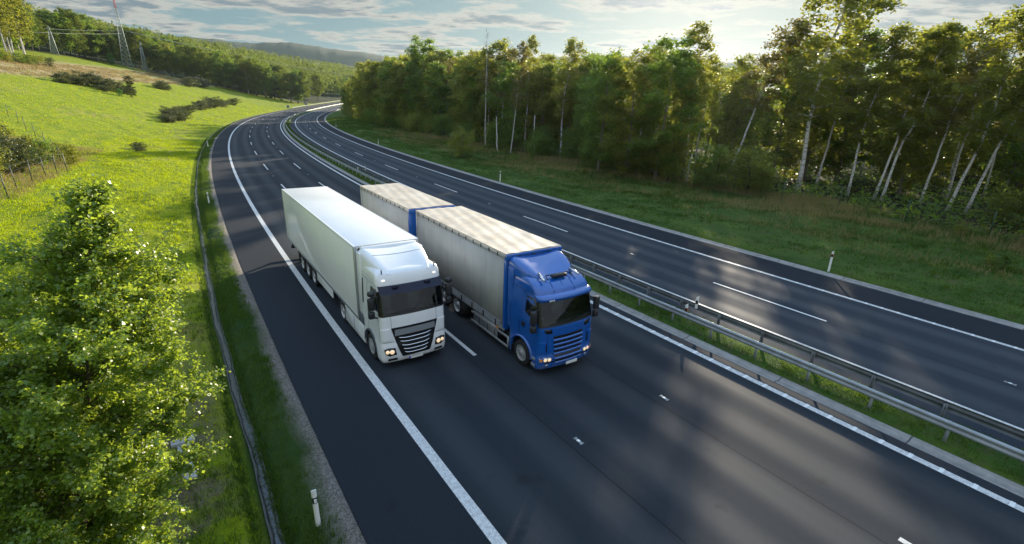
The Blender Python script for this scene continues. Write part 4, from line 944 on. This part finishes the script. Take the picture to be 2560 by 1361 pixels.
here('birch4', 49.5, 46.5, 15.6, 'birch nearest the right edge of the picture, pale trunk bending to the right', (0, R_(6)))
here('birch3', -1.0, 86.5, 17.5, 'lone birch leaning far to the left out of the dark forest edge', (R_(2), R_(-15)), .8)
here('birch1', 1.5, 91.0, 19, 'birch with a straight thin white trunk rising beside the leaning lone birch', (0, 0), .8)
here('birch0', 7.5, 84.0, 18, 'yellowing birch behind the white snag at the forest edge', (0, R_(3)))
for x, y, h, w, k, lab in ((17.2, 60.3, 15.2, 1.25, 'broad0', 'big dense green tree at the forest edge straight above the cab of the blue truck'), (14.0, 62.4, 13.6, 1.35, 'broad2', 'big round green tree left of the densest tree of the forest edge'), (10.8, 64.6, 13.4, 1.25, 'broad1', 'leafy green tree behind the roof of the blue truck, third of the dense row'), (19.8, 62.0, 14.0, .8, 'broad4', 'narrower green tree squeezed between the dense green tree and the birches')):
    taken.append((x, y)); put(k, x, y, h, label=lab, group='dense green trees of the forest edge', wide=w)
def snag(x, y, h, r, label, tilt, group='bare dead trunks in the right forest', twigs=0):
    rng = np.random.default_rng(int(x * 10 + 900)); m = MB(); z = np.linspace(0, 1, 10); o_ = np.cumsum(rng.normal(0, .07, (10, 2)), 0); T = np.c_[o_[:, 0] + tilt * h * z, o_[:, 1], z * h]; T[0, 2] = -.2; m.tube(T, r * (1 - .55 * z if not twigs else 1.05 - z), 7)
    o = empty('dead_tree', (x, y, on_ground(x, y)), 0, label, 'dead tree', group); m.build('trunk', M['bark_birch'], o, True); taken.append((x, y))
    if twigs:
        for k in range(twigs):
            m = MB()
            q = rng.uniform(.5, .97); p = np.array([np.interp(q, z, T[:, c]) for c in range(3)]); a = rng.uniform(0, 6.28); L = rng.uniform(.5, 1.9) * (1.3 - q)
            m.tube([p, p + np.array([math.cos(a), math.sin(a), .9]) * L * .5, p + np.array([math.cos(a), math.sin(a), 1.3]) * L], [.03, .02, .008], 4, False); m.build('branch', M['bark_grey'], o)
snag(3.2, 87.0, 6.6, .17, 'short white birch snag without a crown at the forest edge', -.02)
snag(-3.2, 89.0, 6.0, .13, 'grey broken birch stem half hidden left of the white snag', -.04)
snag(-6.0, 96.5, 21.0, .10, 'tall bare dead tree whose twigs stand above the forest, taller of two', .0, twigs=40)
snag(-1.5, 101, 20.5, .10, 'tall bare dead tree whose twigs stand above the forest, right one of two', .0, twigs=34)
snag(20.5, 58.5, 3.4, .13, 'low broken stump among the bushes below the sunlit forest gap', .02)
# ---- the rest of that forest: three rows of depth
ZN = [('behind the fence', 'in the front row behind the fence'), ('second row', 'in the second row of the right forest'), ('deep', 'deep in the right forest')]
def forest_tree(d, s, row):
    x, y = (float(v) for v in wx(d, s))
    u = rng0.uniform(); far = s > -470
    hh = 18.3 + rng0.normal(0, 1.3) - .5 * row
    hh += float(np.interp(s, [-590, -570, -556, -545, -535, -526, -512, -500, -480, -460], [-2.6, -3.2, -2.2, -1.2, -1.4, -2.4, -3.2, -3.2, -2.0, 0]))
    if -430 < s < -330: hh += 3.5
    if s > -330: hh -= 3
    key = f'birch{rng0.integers(5)}' if u < (.22 if far else .36) else (f'broad{rng0.integers(5)}' if u < 2 else 'conif0')
    if key.startswith('broad') and 18.5 < x < 31 and 52 < y < 90 and rng0.uniform() < .8: return
    if key.startswith('broad'): hh *= rng0.uniform(.94, 1.05) if -552 < s < -500 else rng0.uniform(.80, 1.02)
    nm = {'b': 'leafy broadleaf tree', 'c': 'dark conifer'}[key[0]] if not key.startswith('birch') else 'slender pale birch'
    seg = 'near the right edge' if s < -555 else 'right of the sunlit gap' if s < -520 else 'beyond the trucks' if s < -470 else 'along the far bend'
    put(key, x, y, hh, label=f'{nm} {ZN[row][1]}, {seg}', group='trees of the right forest', wide=rng0.uniform(.95, 1.35), tilt=(R_(rng0.normal(0, 2)), R_(rng0.normal(0, 2.5))))
for row, (d0, d1, s0, s1, n, r) in enumerate([(46.5, 54, -596, -200, 120, 2.4), (54, 66, -600, -330, 75, 3.4), (66, 92, -606, -420, 60, 4.8)]):
    c = 0
    for _ in range(6000):
        if c >= n: break
        s = s0 + (s1 - s0) * rng0.uniform() ** (1.15 if row < 1 else 1.2); d = rng0.uniform(d0, d1)
        if s > -430 and row == 0: d -= (min(s, -280) + 430) / 150 * 9
        x, y = (float(v) for v in wx(d, s))
        if abs(math.atan2(x, y)) > R_(52) or any(math.hypot(x, y) < math.hypot(a, b) and abs(x * b - y * a) / math.hypot(a, b) < w for a, b, w in SHOW) or not free(x, y, r): continue
        forest_tree(d, s, row); c += 1
for _ in range(34):     # weeds and seedlings on the bank before the fence
    s = -592 + 150 * rng0.uniform(); d = 43.5 - 8 * rng0.uniform() ** 2; x, y = (float(v) for v in wx(d, s))
    put(f'shrub{rng0.integers(4)}', x, y, sc=rng0.uniform(.16, .42), label='small green weed tuft on the grass bank before the right fence', group='weed tufts on the right bank', wide=rng0.uniform(1.2, 1.8))
# shrubs along its foot
c = 0
for _ in range(3000):
    if c >= 160: break
    s = -596 + 330 * rng0.uniform() ** 1.3; d = rng0.uniform(41.5 if s < -535 else 43.5, 49)
    if s > -430: d -= (min(s, -280) + 430) / 150 * 8
    x, y = (float(v) for v in wx(d, s))
    if abs(math.atan2(x, y)) > R_(50) or any(math.hypot(x, y) < math.hypot(a, b) and abs(x * b - y * a) / math.hypot(a, b) < .7 * w for a, b, w in SHOW) or not free(x, y, 1.2): continue
    seg = 'near the right edge of the picture' if s < -550 else 'below the birches' if s < -520 else 'beyond the trucks' if s < -470 else 'along the far bend'
    put(f'shrub{rng0.integers(4)}', x, y, sc=rng0.uniform(.7, 1.8), label=f'green shrub at the foot of the right forest, {seg}', group='shrubs at the foot of the right forest', wide=rng0.uniform(.9, 1.4)); c += 1
for x, y, k, lab in ((40.5, 39.0, 1.15, 'largest grey green bush behind the right fence, left of two'), (43.0, 37.0, 1.1, 'large grey green bush behind the right fence, right of two'), (-9.0, 83.0, 1.5, 'round young tree standing out in front of the dark forest edge')):
    put('shrub1', x, y, sc=k, label=lab, group='shrubs at the foot of the right forest', wide=1.3)
# undergrowth under the trees: one mass nobody could count
rng = np.random.default_rng(5); n = 60000
s = -606 + 330 * rng.uniform(size=n) ** 1.2; d = 45 + 39 * rng.uniform(0, 1, n) ** 1.5; x, y = wx(d, s)
hgt = (.35 + 2.1 * np.clip(np.sin(x * .9 + 2 * np.sin(y * .35)) * np.sin(y * .8 + x * .2) + .35, 0, 1)) * rng.uniform(0, 1, n)
V, F = rot_leaves(rng, np.stack([x, y, tz(d, s) + hgt], -1), .34, .6); tag(mesh('undergrowth', V, F, M['leaf_broad']), kind='stuff')
# ---- scrub on the grass slope
GS = 'dark scrub bushes on the grass slope'
def clump(pts, where):
    for k, (d, s, sc) in enumerate(pts):
        d += rng0.normal(0, .8); s += rng0.normal(0, 1.5); x, y = wx(d, s); put(f'scrub{k % 3}', float(x), float(y), sc=sc * rng0.uniform(.55, .95), label=f'dark scrub bush in the {where}', group=GS, wide=rng0.uniform(1.25, 1.8), sink=.1)
clump([(-58, -346, 1.6), (-55, -343, 1.7), (-52.5, -340, 1.9), (-50, -337, 2.0), (-48, -334, 1.9), (-52, -333, 2.1), (-46, -331, 1.7), (-49, -328, 1.9), (-45.5, -326, 1.8), (-47, -341, 1.4), (-54.5, -337, 1.9)], 'wide patch high on the slope below the tallest pylon')
clump([(-53, -259, 2.0), (-54, -251, 2.1), (-52, -254, 1.7)], 'small patch right of the wide one')
clump([(-61, -200, 2.0), (-62.5, -190, 2.2), (-61, -182, 2.0), (-63, -176, 2.1), (-59, -206, 1.6)], 'long thin patch near the crest of the slope')
clump([(-15.5, -398, 1.1), (-17, -394, 1.3), (-18, -389, 1.35), (-16.5, -386, 1.3), (-19.5, -383, 1.4), (-18, -378, 1.3), (-20, -372, 1.3), (-17.5, -371, 1.15), (-21, -364, 1.4), (-20, -357, 1.3), (-22, -350, 1.3), (-17, -401, 1.0), (-15.8, -391, 1.0)], 'big patch above the bend of the ditch')
clump([(-22.5, -335, 1.4), (-23, -322, 1.5), (-23.5, -308, 1.6), (-24, -292, 1.6), (-24.5, -276, 1.7), (-25, -258, 1.7), (-25, -240, 1.7), (-22.5, -300, 1.2), (-23.5, -268, 1.3)], 'narrow strip running toward the far end of the slope')
clump([(-11.3, -472.5, .62), (-12.2, -477, .38)], 'pair of small bushes standing alone on the bright grass')
def one(key, d, s, sc, label, leafm=None, group=None, wide=1.):
    x, y = (float(v) for v in wx(d, s)); o = put(key, x, y, sc=sc, label=label, group=group, wide=wide)
    if leafm:
        for c_ in o.children:
            if c_.name.startswith('crown'): c_.data = c_.data.copy(); c_.data.materials[0] = M[leafm]
    return o
one('broad4', -39.5, -340.5, .42, 'small roundish grey green tree at the right end of the wide scrub patch', 'leaf_scrub', wide=1.35)
one('shrub0', -41.5, -345.5, .85, 'small bright green round bush in front of the wide scrub patch', 'leaf_bright', wide=1.0)
one('broad1', -107.5, -190, .36, 'small yellow green tree left of the foot of the tallest pylon', 'leaf_bright', wide=1.6)
for k, (d, s, sc, key) in enumerate([(-19, -512, 1.0, 'shrub1'), (-20.5, -509, 1.25, 'scrub1'), (-22, -505, 1.2, 'shrub2'), (-18.8, -505, 1.0, 'scrub0'), (-24.5, -502, 1.3, 'shrub3'), (-21, -499.5, 1.15, 'scrub2'), (-18.0, -499, .9, 'shrub0'), (-26, -496, 1.2, 'scrub1'), (-23, -494, 1.1, 'shrub1'), (-19.8, -493.5, .9, 'shrub2'),
      (-28, -490, 1.2, 'shrub3'), (-24.6, -488, 1.0, 'scrub0'), (-17.2, -494.5, .7, 'shrub1'), (-21.3, -515, 1.1, 'shrub0'), (-30, -484, 1.0, 'scrub2'), (-23.6, -511, 1.2, 'scrub0'), (-15.8, -497.0, .75, 'shrub2')]):
    one(key, d, s, sc, 'tangled bush inside the fenced scrub at the left edge', group='bushes in the fenced scrub', wide=1.25)
# ---- trees of the hillside on the left
NB = 'leafy trees along the top of the grass slope'
for k, (d, s, h, key, lab) in enumerate([(-90, -293, 33, 'birch2', 'tall tree group at the left edge, rightmost white trunk'), (-88, -297, 33, 'birch0', 'tall tree group at the left edge, second white trunk from the right'), (-90.5, -301, 31, 'birch4', 'tall tree group at the left edge, middle trunk'),
      (-87, -306, 32, 'birch2', 'tall tree group at the left edge, second trunk from the left'), (-86, -312, 31, 'birch0', 'tall tree group at the left edge, leftmost pale trunk'), (-100, -285, 30, 'hill1', 'broad leafy tree crowded behind the tall white trunks at the left edge'), (-103, -296, 32, 'hill0', 'dark leafy tree behind the tall white trunks at the left edge')]):
    x, y = (float(v) for v in wx(d, s)); taken.append((x, y)); put(key, x, y, h, label=lab, group='tall trees at the left edge', wide=1.25)
for k in range(8):
    one(f'shrub{k % 4}', -84 - 1.3 * (k % 3), -290 - 4.5 * k, 1.3, 'olive bush below the tall tree group at the left edge', 'leaf_scrub' if k == 0 else None, 'bushes below the tall trees', 1.5)
def hill_key(): return ['hill0', 'hill1', 'hill2', 'hill3', 'hconif'][rng0.choice(5, p=[.31, .28, .26, .12, .03])]
def hilltree(d, s, where, hh=None):
    x, y = (float(v) for v in wx(d, s))
    if math.atan2(x, y) < R_(-52) or not free(x, y, 4.2): return 0
    key = hill_key(); nm = 'dark conifer' if key == 'hconif' else 'round leafy tree'
    put(key, x, y, hh or rng0.uniform(17, 25), label=f'{nm} {where}', group='trees of the wooded hillside', wide=rng0.uniform(1.1, 1.7)); return 1
edge = [(-126, -290), (-118, -250), (-119, -221), (-116, -184), (-104, -166), (-88, -163), (-78, -150), (-57, -148), (-40, -140), (-24, -132), (-12, -120)]
ex = np.array(edge)
for q in np.linspace(0, len(edge) - 1, 95):     # the front of the wood
    d = np.interp(q, range(len(edge)), ex[:, 0]); s = np.interp(q, range(len(edge)), ex[:, 1])
    hilltree(d - rng0.uniform(0, 5), s + rng0.uniform(0, 6), 'at the edge of the wood along the top of the grass slope', rng0.uniform(15, 25))
def inside(d, s):
    """behind the edge of the wood"""
    if s < -184: return d < np.interp(s, ex[:4, 1], ex[:4, 0]) - 3
    if d < -116: return True
    return s > np.interp(d, ex[3:, 0], ex[3:, 1]) + 4 and d < -10
c = 0
for _ in range(8000):
    if c >= 45: break
    s = rng0.uniform(-330, -60); d = -14 - 130 * rng0.uniform() ** 1.1
    if not inside(d, s): continue
    c += hilltree(d, s, 'on the lower half of the wooded hillside' if d > -130 else 'on the upper half of the wooded hillside')
for k in range(26):                             # beyond the far bend, in the sun
    s = rng0.uniform(20, 190); d = -12 - rng0.uniform(0, 30); hilltree(d, s, 'in the pale sunlit row beyond the far bend', rng0.uniform(13, 19))
# the rest of the hillside and the valley beyond read as one wood
rng = np.random.default_rng(9); Cs = []; Ss = []
def mass(d, s, n_clump, lift=0.):
    for dd, ss_ in zip(d, s):
        x, y = wx(dd, ss_); z0 = float(tz(dd, ss_)) + lift; h = rng.uniform(15, 26); r = rng.uniform(4.2, 7.2); con = rng.uniform() < .18
        u = rng.uniform(0, 1, n_clump); a = rng.uniform(0, 6.28, n_clump); rr = r * (np.sqrt(np.clip(1 - (1.6 * u - .65) ** 2, .03, 1)) if not con else (1.02 - u)) * rng.uniform(.7, 1.05, n_clump)
        Cs.append(np.stack([x + rr * np.cos(a), y + rr * np.sin(a), z0 + h * (.12 + .9 * u)], -1)); Ss.append(np.stack([np.cos(a), np.sin(a), 1.6 * (u - .35)], -1))
n = 3000; s = rng.uniform(-330, 900, n); d = -20 - 640 * rng.uniform(size=n) ** .9
ok = np.array([(inside(a, b) if b < 60 else a < -14) and (a < -128 or b > -125) for a, b in zip(d, s)]); mass(d[ok], s[ok], 170)
n = 420; s = rng.uniform(180, 1250, n); d = rng.uniform(-16, 160, n); mass(d, s, 200, -2)
C = np.concatenate(Cs); V, F = rot_leaves(rng, C, 1.7, .5, .8, np.concatenate(Ss)); tag(mesh('distant_wood', V, F, M['leaf_hill']), kind='stuff')

Cs.clear(); Ss.clear(); n = 420; s = rng.uniform(-640, -150, n); d = 92 + 130 * rng.uniform(size=n) ** 1.3; mass(d, s, 700, -7)
C = np.concatenate(Cs); V, F = rot_leaves(rng, C, .8, .5, .8, np.concatenate(Ss)); tag(mesh('distant_wood', V, F, M['leaf_birch']), kind='stuff')
# ---- the birch right in front of the viewer, beside the bridge
def front_tree(seed, x, y, h, cr, nleaf, limbs, label, lean=(0, 0)):
    rng = np.random.default_rng(seed); m = MB(); z = np.linspace(0, 1, 14); off = np.cumsum(rng.normal(0, .02, (14, 2)), 0)
    T = np.c_[off[:, 0] + lean[0] * z, off[:, 1] + lean[1] * z, z * h]; T[0, 2] = -.3; m.tube(T, .075 * (1.02 - z) ** .9 + .004, 8)
    C = []; D_ = []; a0 = 0.
    for i in range(limbs):
        q = .06 + .93 * (i + rng.uniform()) / limbs; a0 += 2.4 + rng.normal(0, .35); u = q
        L = cr * (np.interp(u, [0, .2, .42, .6, .74, .87, 1], [.7, .8, .97, 1.0, .72, .36, .05])) * rng.uniform(.6, 1.22); up = .35 + .55 * u + rng.normal(0, .12)
        d = np.array([math.cos(a0), math.sin(a0), up]); d /= np.linalg.norm(d); p0 = np.array([np.interp(q, z, T[:, k]) for k in range(3)]); t_ = np.linspace(0, 1, 6)
        path = p0 + d * L * t_[:, None] + rng.normal(0, .035 * L, (6, 3)) * t_[:, None] + np.array([0, 0, -.12 * L]) * (t_ ** 2)[:, None]; m.tube(path, np.linspace(.022 * (1.1 - q), .004, 6), 5, False)
        for k in range(int(5 + 9 * L)):
            f = rng.uniform(.12, 1.0); b0 = np.array([np.interp(f, t_, path[:, c]) for c in range(3)]); e = d * .9 + rng.normal(0, .6, 3); e[2] += .1; e /= np.linalg.norm(e); l2 = rng.uniform(.18, .55) * (.5 + .5 * min(1, L))
            b1 = b0 + e * l2 + [0, 0, -.08 * l2]; m.tube([b0, b1], [.005, .002], 3, False); C.append((b0, b1))
    C = np.array(C); pw = rng.uniform(.15, 1., len(C)) ** 1.6 * np.interp(C[:, 1, 2] / h, [.75, .95], [1, .45]); k = rng.choice(len(C), nleaf, p=pw / pw.sum()); f = rng.uniform(.1, 1.08, (nleaf, 1)); Q = C[k, 0] + (C[k, 1] - C[k, 0]) * f + rng.normal(0, .045, (nleaf, 3)); Q[:, 2] -= .02
    V, F = rot_leaves(rng, Q, .050, .5, .82)
    o = empty('birch_tree', (x, y, on_ground(x, y)), 0, label, 'birch tree'); m.build('trunk', M['bark_brown'], o, True); mesh('crown', V, F, M['leaf_front'], o)
front_tree(301, -6.15, 4.5, 7.75, 1.8, 200000, 160, 'large leafy birch in the left foreground, its pointed top against the bright grass', (.25, 2.5))
front_tree(302, -7.3, 4.6, 6.3, 2.0, 140000, 120, 'lower leafy birch at the left border, crowding behind the large foreground birch', (-.5, 1.6))

mm = MB(); mm.box(-.16, .16, -.8, .8, -.05, .05, .02); mm.box(-.28, .28, .8, 1.05, -.08, .10, .02)
x, y = -8.35, 10.3; o = mm.build('concrete_slab', M['concrete']); o.location = (x, y, on_ground(x, y) + .03); o.rotation_euler = (0, 0, R_(38)); tag(o, 'narrow grey concrete slab lying in the grass right of the large foreground birch', 'slab')
# ---- grass: blades standing on the ground
def blades(name, d, s, hgt, wid, nb, m_, seed, spread=.12, lean=.55):
    rng = np.random.default_rng(seed); n = len(d); x, y = wx(d, s); z = tz(d, s) - .01
    d = np.repeat(d, nb); x = np.repeat(x, nb) + rng.normal(0, spread, n * nb) * np.repeat(np.ones(n) * 1., nb); y = np.repeat(y, nb) + rng.normal(0, spread, n * nb); z = np.repeat(z, nb)
    h = np.repeat(hgt, nb) * rng.uniform(.5, 1.25, n * nb); w = np.repeat(wid, nb) * rng.uniform(.6, 1.3, n * nb); a = rng.uniform(0, 6.28, n * nb); l = rng.uniform(.1, lean, n * nb) * h; b = rng.uniform(0, 6.28, n * nb)
    B = np.stack([x, y, z], -1); W_ = np.stack([np.cos(a) * w * .5, np.sin(a) * w * .5, 0 * a], -1); Lx = np.stack([np.cos(b) * l, np.sin(b) * l, 0 * b], -1); Z = np.stack([0 * h, 0 * h, h], -1)
    V = np.stack([B - W_, B + W_, B + Lx * .35 + Z * .6 + W_ * .7, B + Lx + Z, B + Lx * .35 + Z * .6 - W_ * .7], 1).reshape(-1, 3); i = np.arange(n * nb)[:, None] * 5
    o = mesh(name, V, [i + np.array([[0, 1, 2, 4]]), i + np.array([[4, 2, 3]])], m_); return tag(o, kind='stuff')
def sample(n, fd, fs, seed):
    rng = np.random.default_rng(seed); return fd(rng.uniform(size=n)), fs(rng.uniform(size=n)), rng
def keep(d, s, seed, f=.5, amp=1.):
    x = np.sin(.9 * d + 1.3 * np.sin(.21 * s)) * np.sin(.5 * s + .7 * d) + .6 * np.sin(2.3 * d + 1.1 * s) * np.sin(1.7 * s); return np.random.default_rng(seed).uniform(size=len(d)) < np.clip(f + amp * x * .5, .04, 1)
one_ = lambda d, v: np.full(len(d), v)
# verge between asphalt and ditch, then the grass beyond the ditch, near
d, s, r = sample(16000, lambda u: -2.75 - 1.0 * u ** .8, lambda u: -572 + 190 * u ** 1.5, 1); k = keep(d, s, 2, .55); d, s = d[k], s[k]
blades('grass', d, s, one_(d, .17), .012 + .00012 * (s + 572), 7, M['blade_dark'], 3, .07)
d, s, r = sample(30000, lambda u: -4.4 - 13 * u, lambda u: -575 + 120 * u ** 1.5, 4); k = keep(d, s, 5, .75); d, s = d[k], s[k]
h_ = .11 + .10 * np.clip(np.sin(2.1 * d + s) * np.sin(1.3 * s - .6 * d) + .3, 0, 1)
blades('grass', d, s, h_, .016 + .00022 * (s + 575), 6, M['blade'], 6, .10, .9)
d, s, r = sample(14000, lambda u: -4.4 - 9 * u, lambda u: -575 + 60 * u ** 1.3, 104); k = keep(d * 1.2, s * .9, 105, .30, 1.5); d, s = d[k], s[k]
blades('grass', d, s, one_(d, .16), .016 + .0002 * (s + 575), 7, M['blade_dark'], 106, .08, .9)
d, s, r = sample(9000, lambda u: -4.5 - 4 * u, lambda u: -574 + 26 * u, 107); k = keep(d * 1.1, s * .6, 108, .30, 1.4); d, s = d[k], s[k]
blades('dry_grass', d, s, one_(d, .09), one_(d, .012), 6, M['blade_dry'], 109, .09, 1.2)
d, s, r = sample(46000, lambda u: -5 - 62 * u, lambda u: -530 + 330 * u ** 1.3, 7); k = keep(d, s, 8, .6); d, s = d[k], s[k]
blades('grass', d, s, one_(d, .14), .035 + .00040 * (s + 530), 5, M['blade'], 9, .22, 1.1)
d, s, r = sample(9000, lambda u: -5 - 60 * u, lambda u: -560 + 330 * u ** 1.2, 10); k = keep(d * .6, s * .6, 11, .22, 1.3); d, s = d[k], s[k]
blades('tall_grass', d, s, one_(d, .30), .02 + .0003 * (s + 560), 7, M['blade'], 12, .14, .7)
d, s, r = sample(9000, lambda u: np.where(u < .5, -3.78 - .12 * u, -4.16 - .3 * u), lambda u: -574 + 130 * u ** 1.4, 110)
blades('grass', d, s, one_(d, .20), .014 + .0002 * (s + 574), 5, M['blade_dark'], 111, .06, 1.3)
# straw coloured grass round the fenced scrub and on the band below the pylons
d, s, r = sample(5000, lambda u: -15.5 - 16 * u, lambda u: -520 + 40 * u, 13); blades('dry_grass', d, s, one_(d, .45), one_(d, .025), 6, M['blade_dry'], 14, .18, .6)
d, s, r = sample(9000, lambda u: -65 - 28 * u, lambda u: -385 + 215 * u, 15); k = keep(d * .5, s * .3, 16, .6, 1.4); d, s = d[k], s[k]; blades('dry_grass', d, s, one_(d, .55), one_(d, .16), 6, M['blade_dry'], 17, .5, .8)
# median between the guard rails
d, s, r = sample(16000, lambda u: 12.75 + 1.75 * u, lambda u: -578 + 210 * u ** 1.6, 18); k = keep(d, s, 19, .5); d, s = d[k], s[k]
blades('grass', d, s, one_(d, .15), .013 + .0002 * (s + 578), 7, M['blade_dark'], 20, .08, .8)
d, s, r = sample(5000, lambda u: 12.8 + 1.7 * u, lambda u: -578 + 160 * u ** 1.4, 21); k = keep(d * 1.7, s * 1.3, 22, .3); d, s = d[k], s[k]
blades('dry_grass', d, s, one_(d, .16), .012 + .0002 * (s + 578), 5, M['blade_dark'], 23, .07, .9)
# right verge, longer and drier toward the fence
d, s, r = sample(60000, lambda u: 27.5 + 18 * u, lambda u: -590 + 270 * u ** 1.25, 24); k = keep(d * .7, s * .7, 25, .6); d, s = d[k], s[k]
blades('grass', d, s, (.10 + .010 * (d - 27.5)) * (1 + .9 * (np.sin(d * 1.9 + s) * np.sin(s * .8 - d * .4) > .35)), .025 + .0003 * (s + 590), 6, M['blade_dark'], 26, .14, .9)
d, s, r = sample(26000, lambda u: 46.5 - 13 * u ** 1.8, lambda u: -592 + 170 * u, 27); k = keep(d * .5, s * .4, 28, .5, 1.3); d, s = d[k], s[k]
blades('dry_grass', d, s, .18 + .035 * (d - 31), one_(d, .03), 6, M['blade_dry'], 29, .2, .6)

# ------------------------------------------------------------------ the air
t = mat('haze'); pv = t.n('ShaderNodeVolumePrincipled'); pv.inputs['Color'].default_value = (.72, .86, 1.0, 1); pv.inputs['Density'].default_value = HAZE; pv.inputs['Anisotropy'].default_value = .60
t.l(pv.outputs[0], t.n('ShaderNodeOutputMaterial').inputs['Volume'])
hz = MB().box(-4600, 4600, -900, 4700, -120, 222).build('haze', M['haze']); tag(hz, kind='stuff')
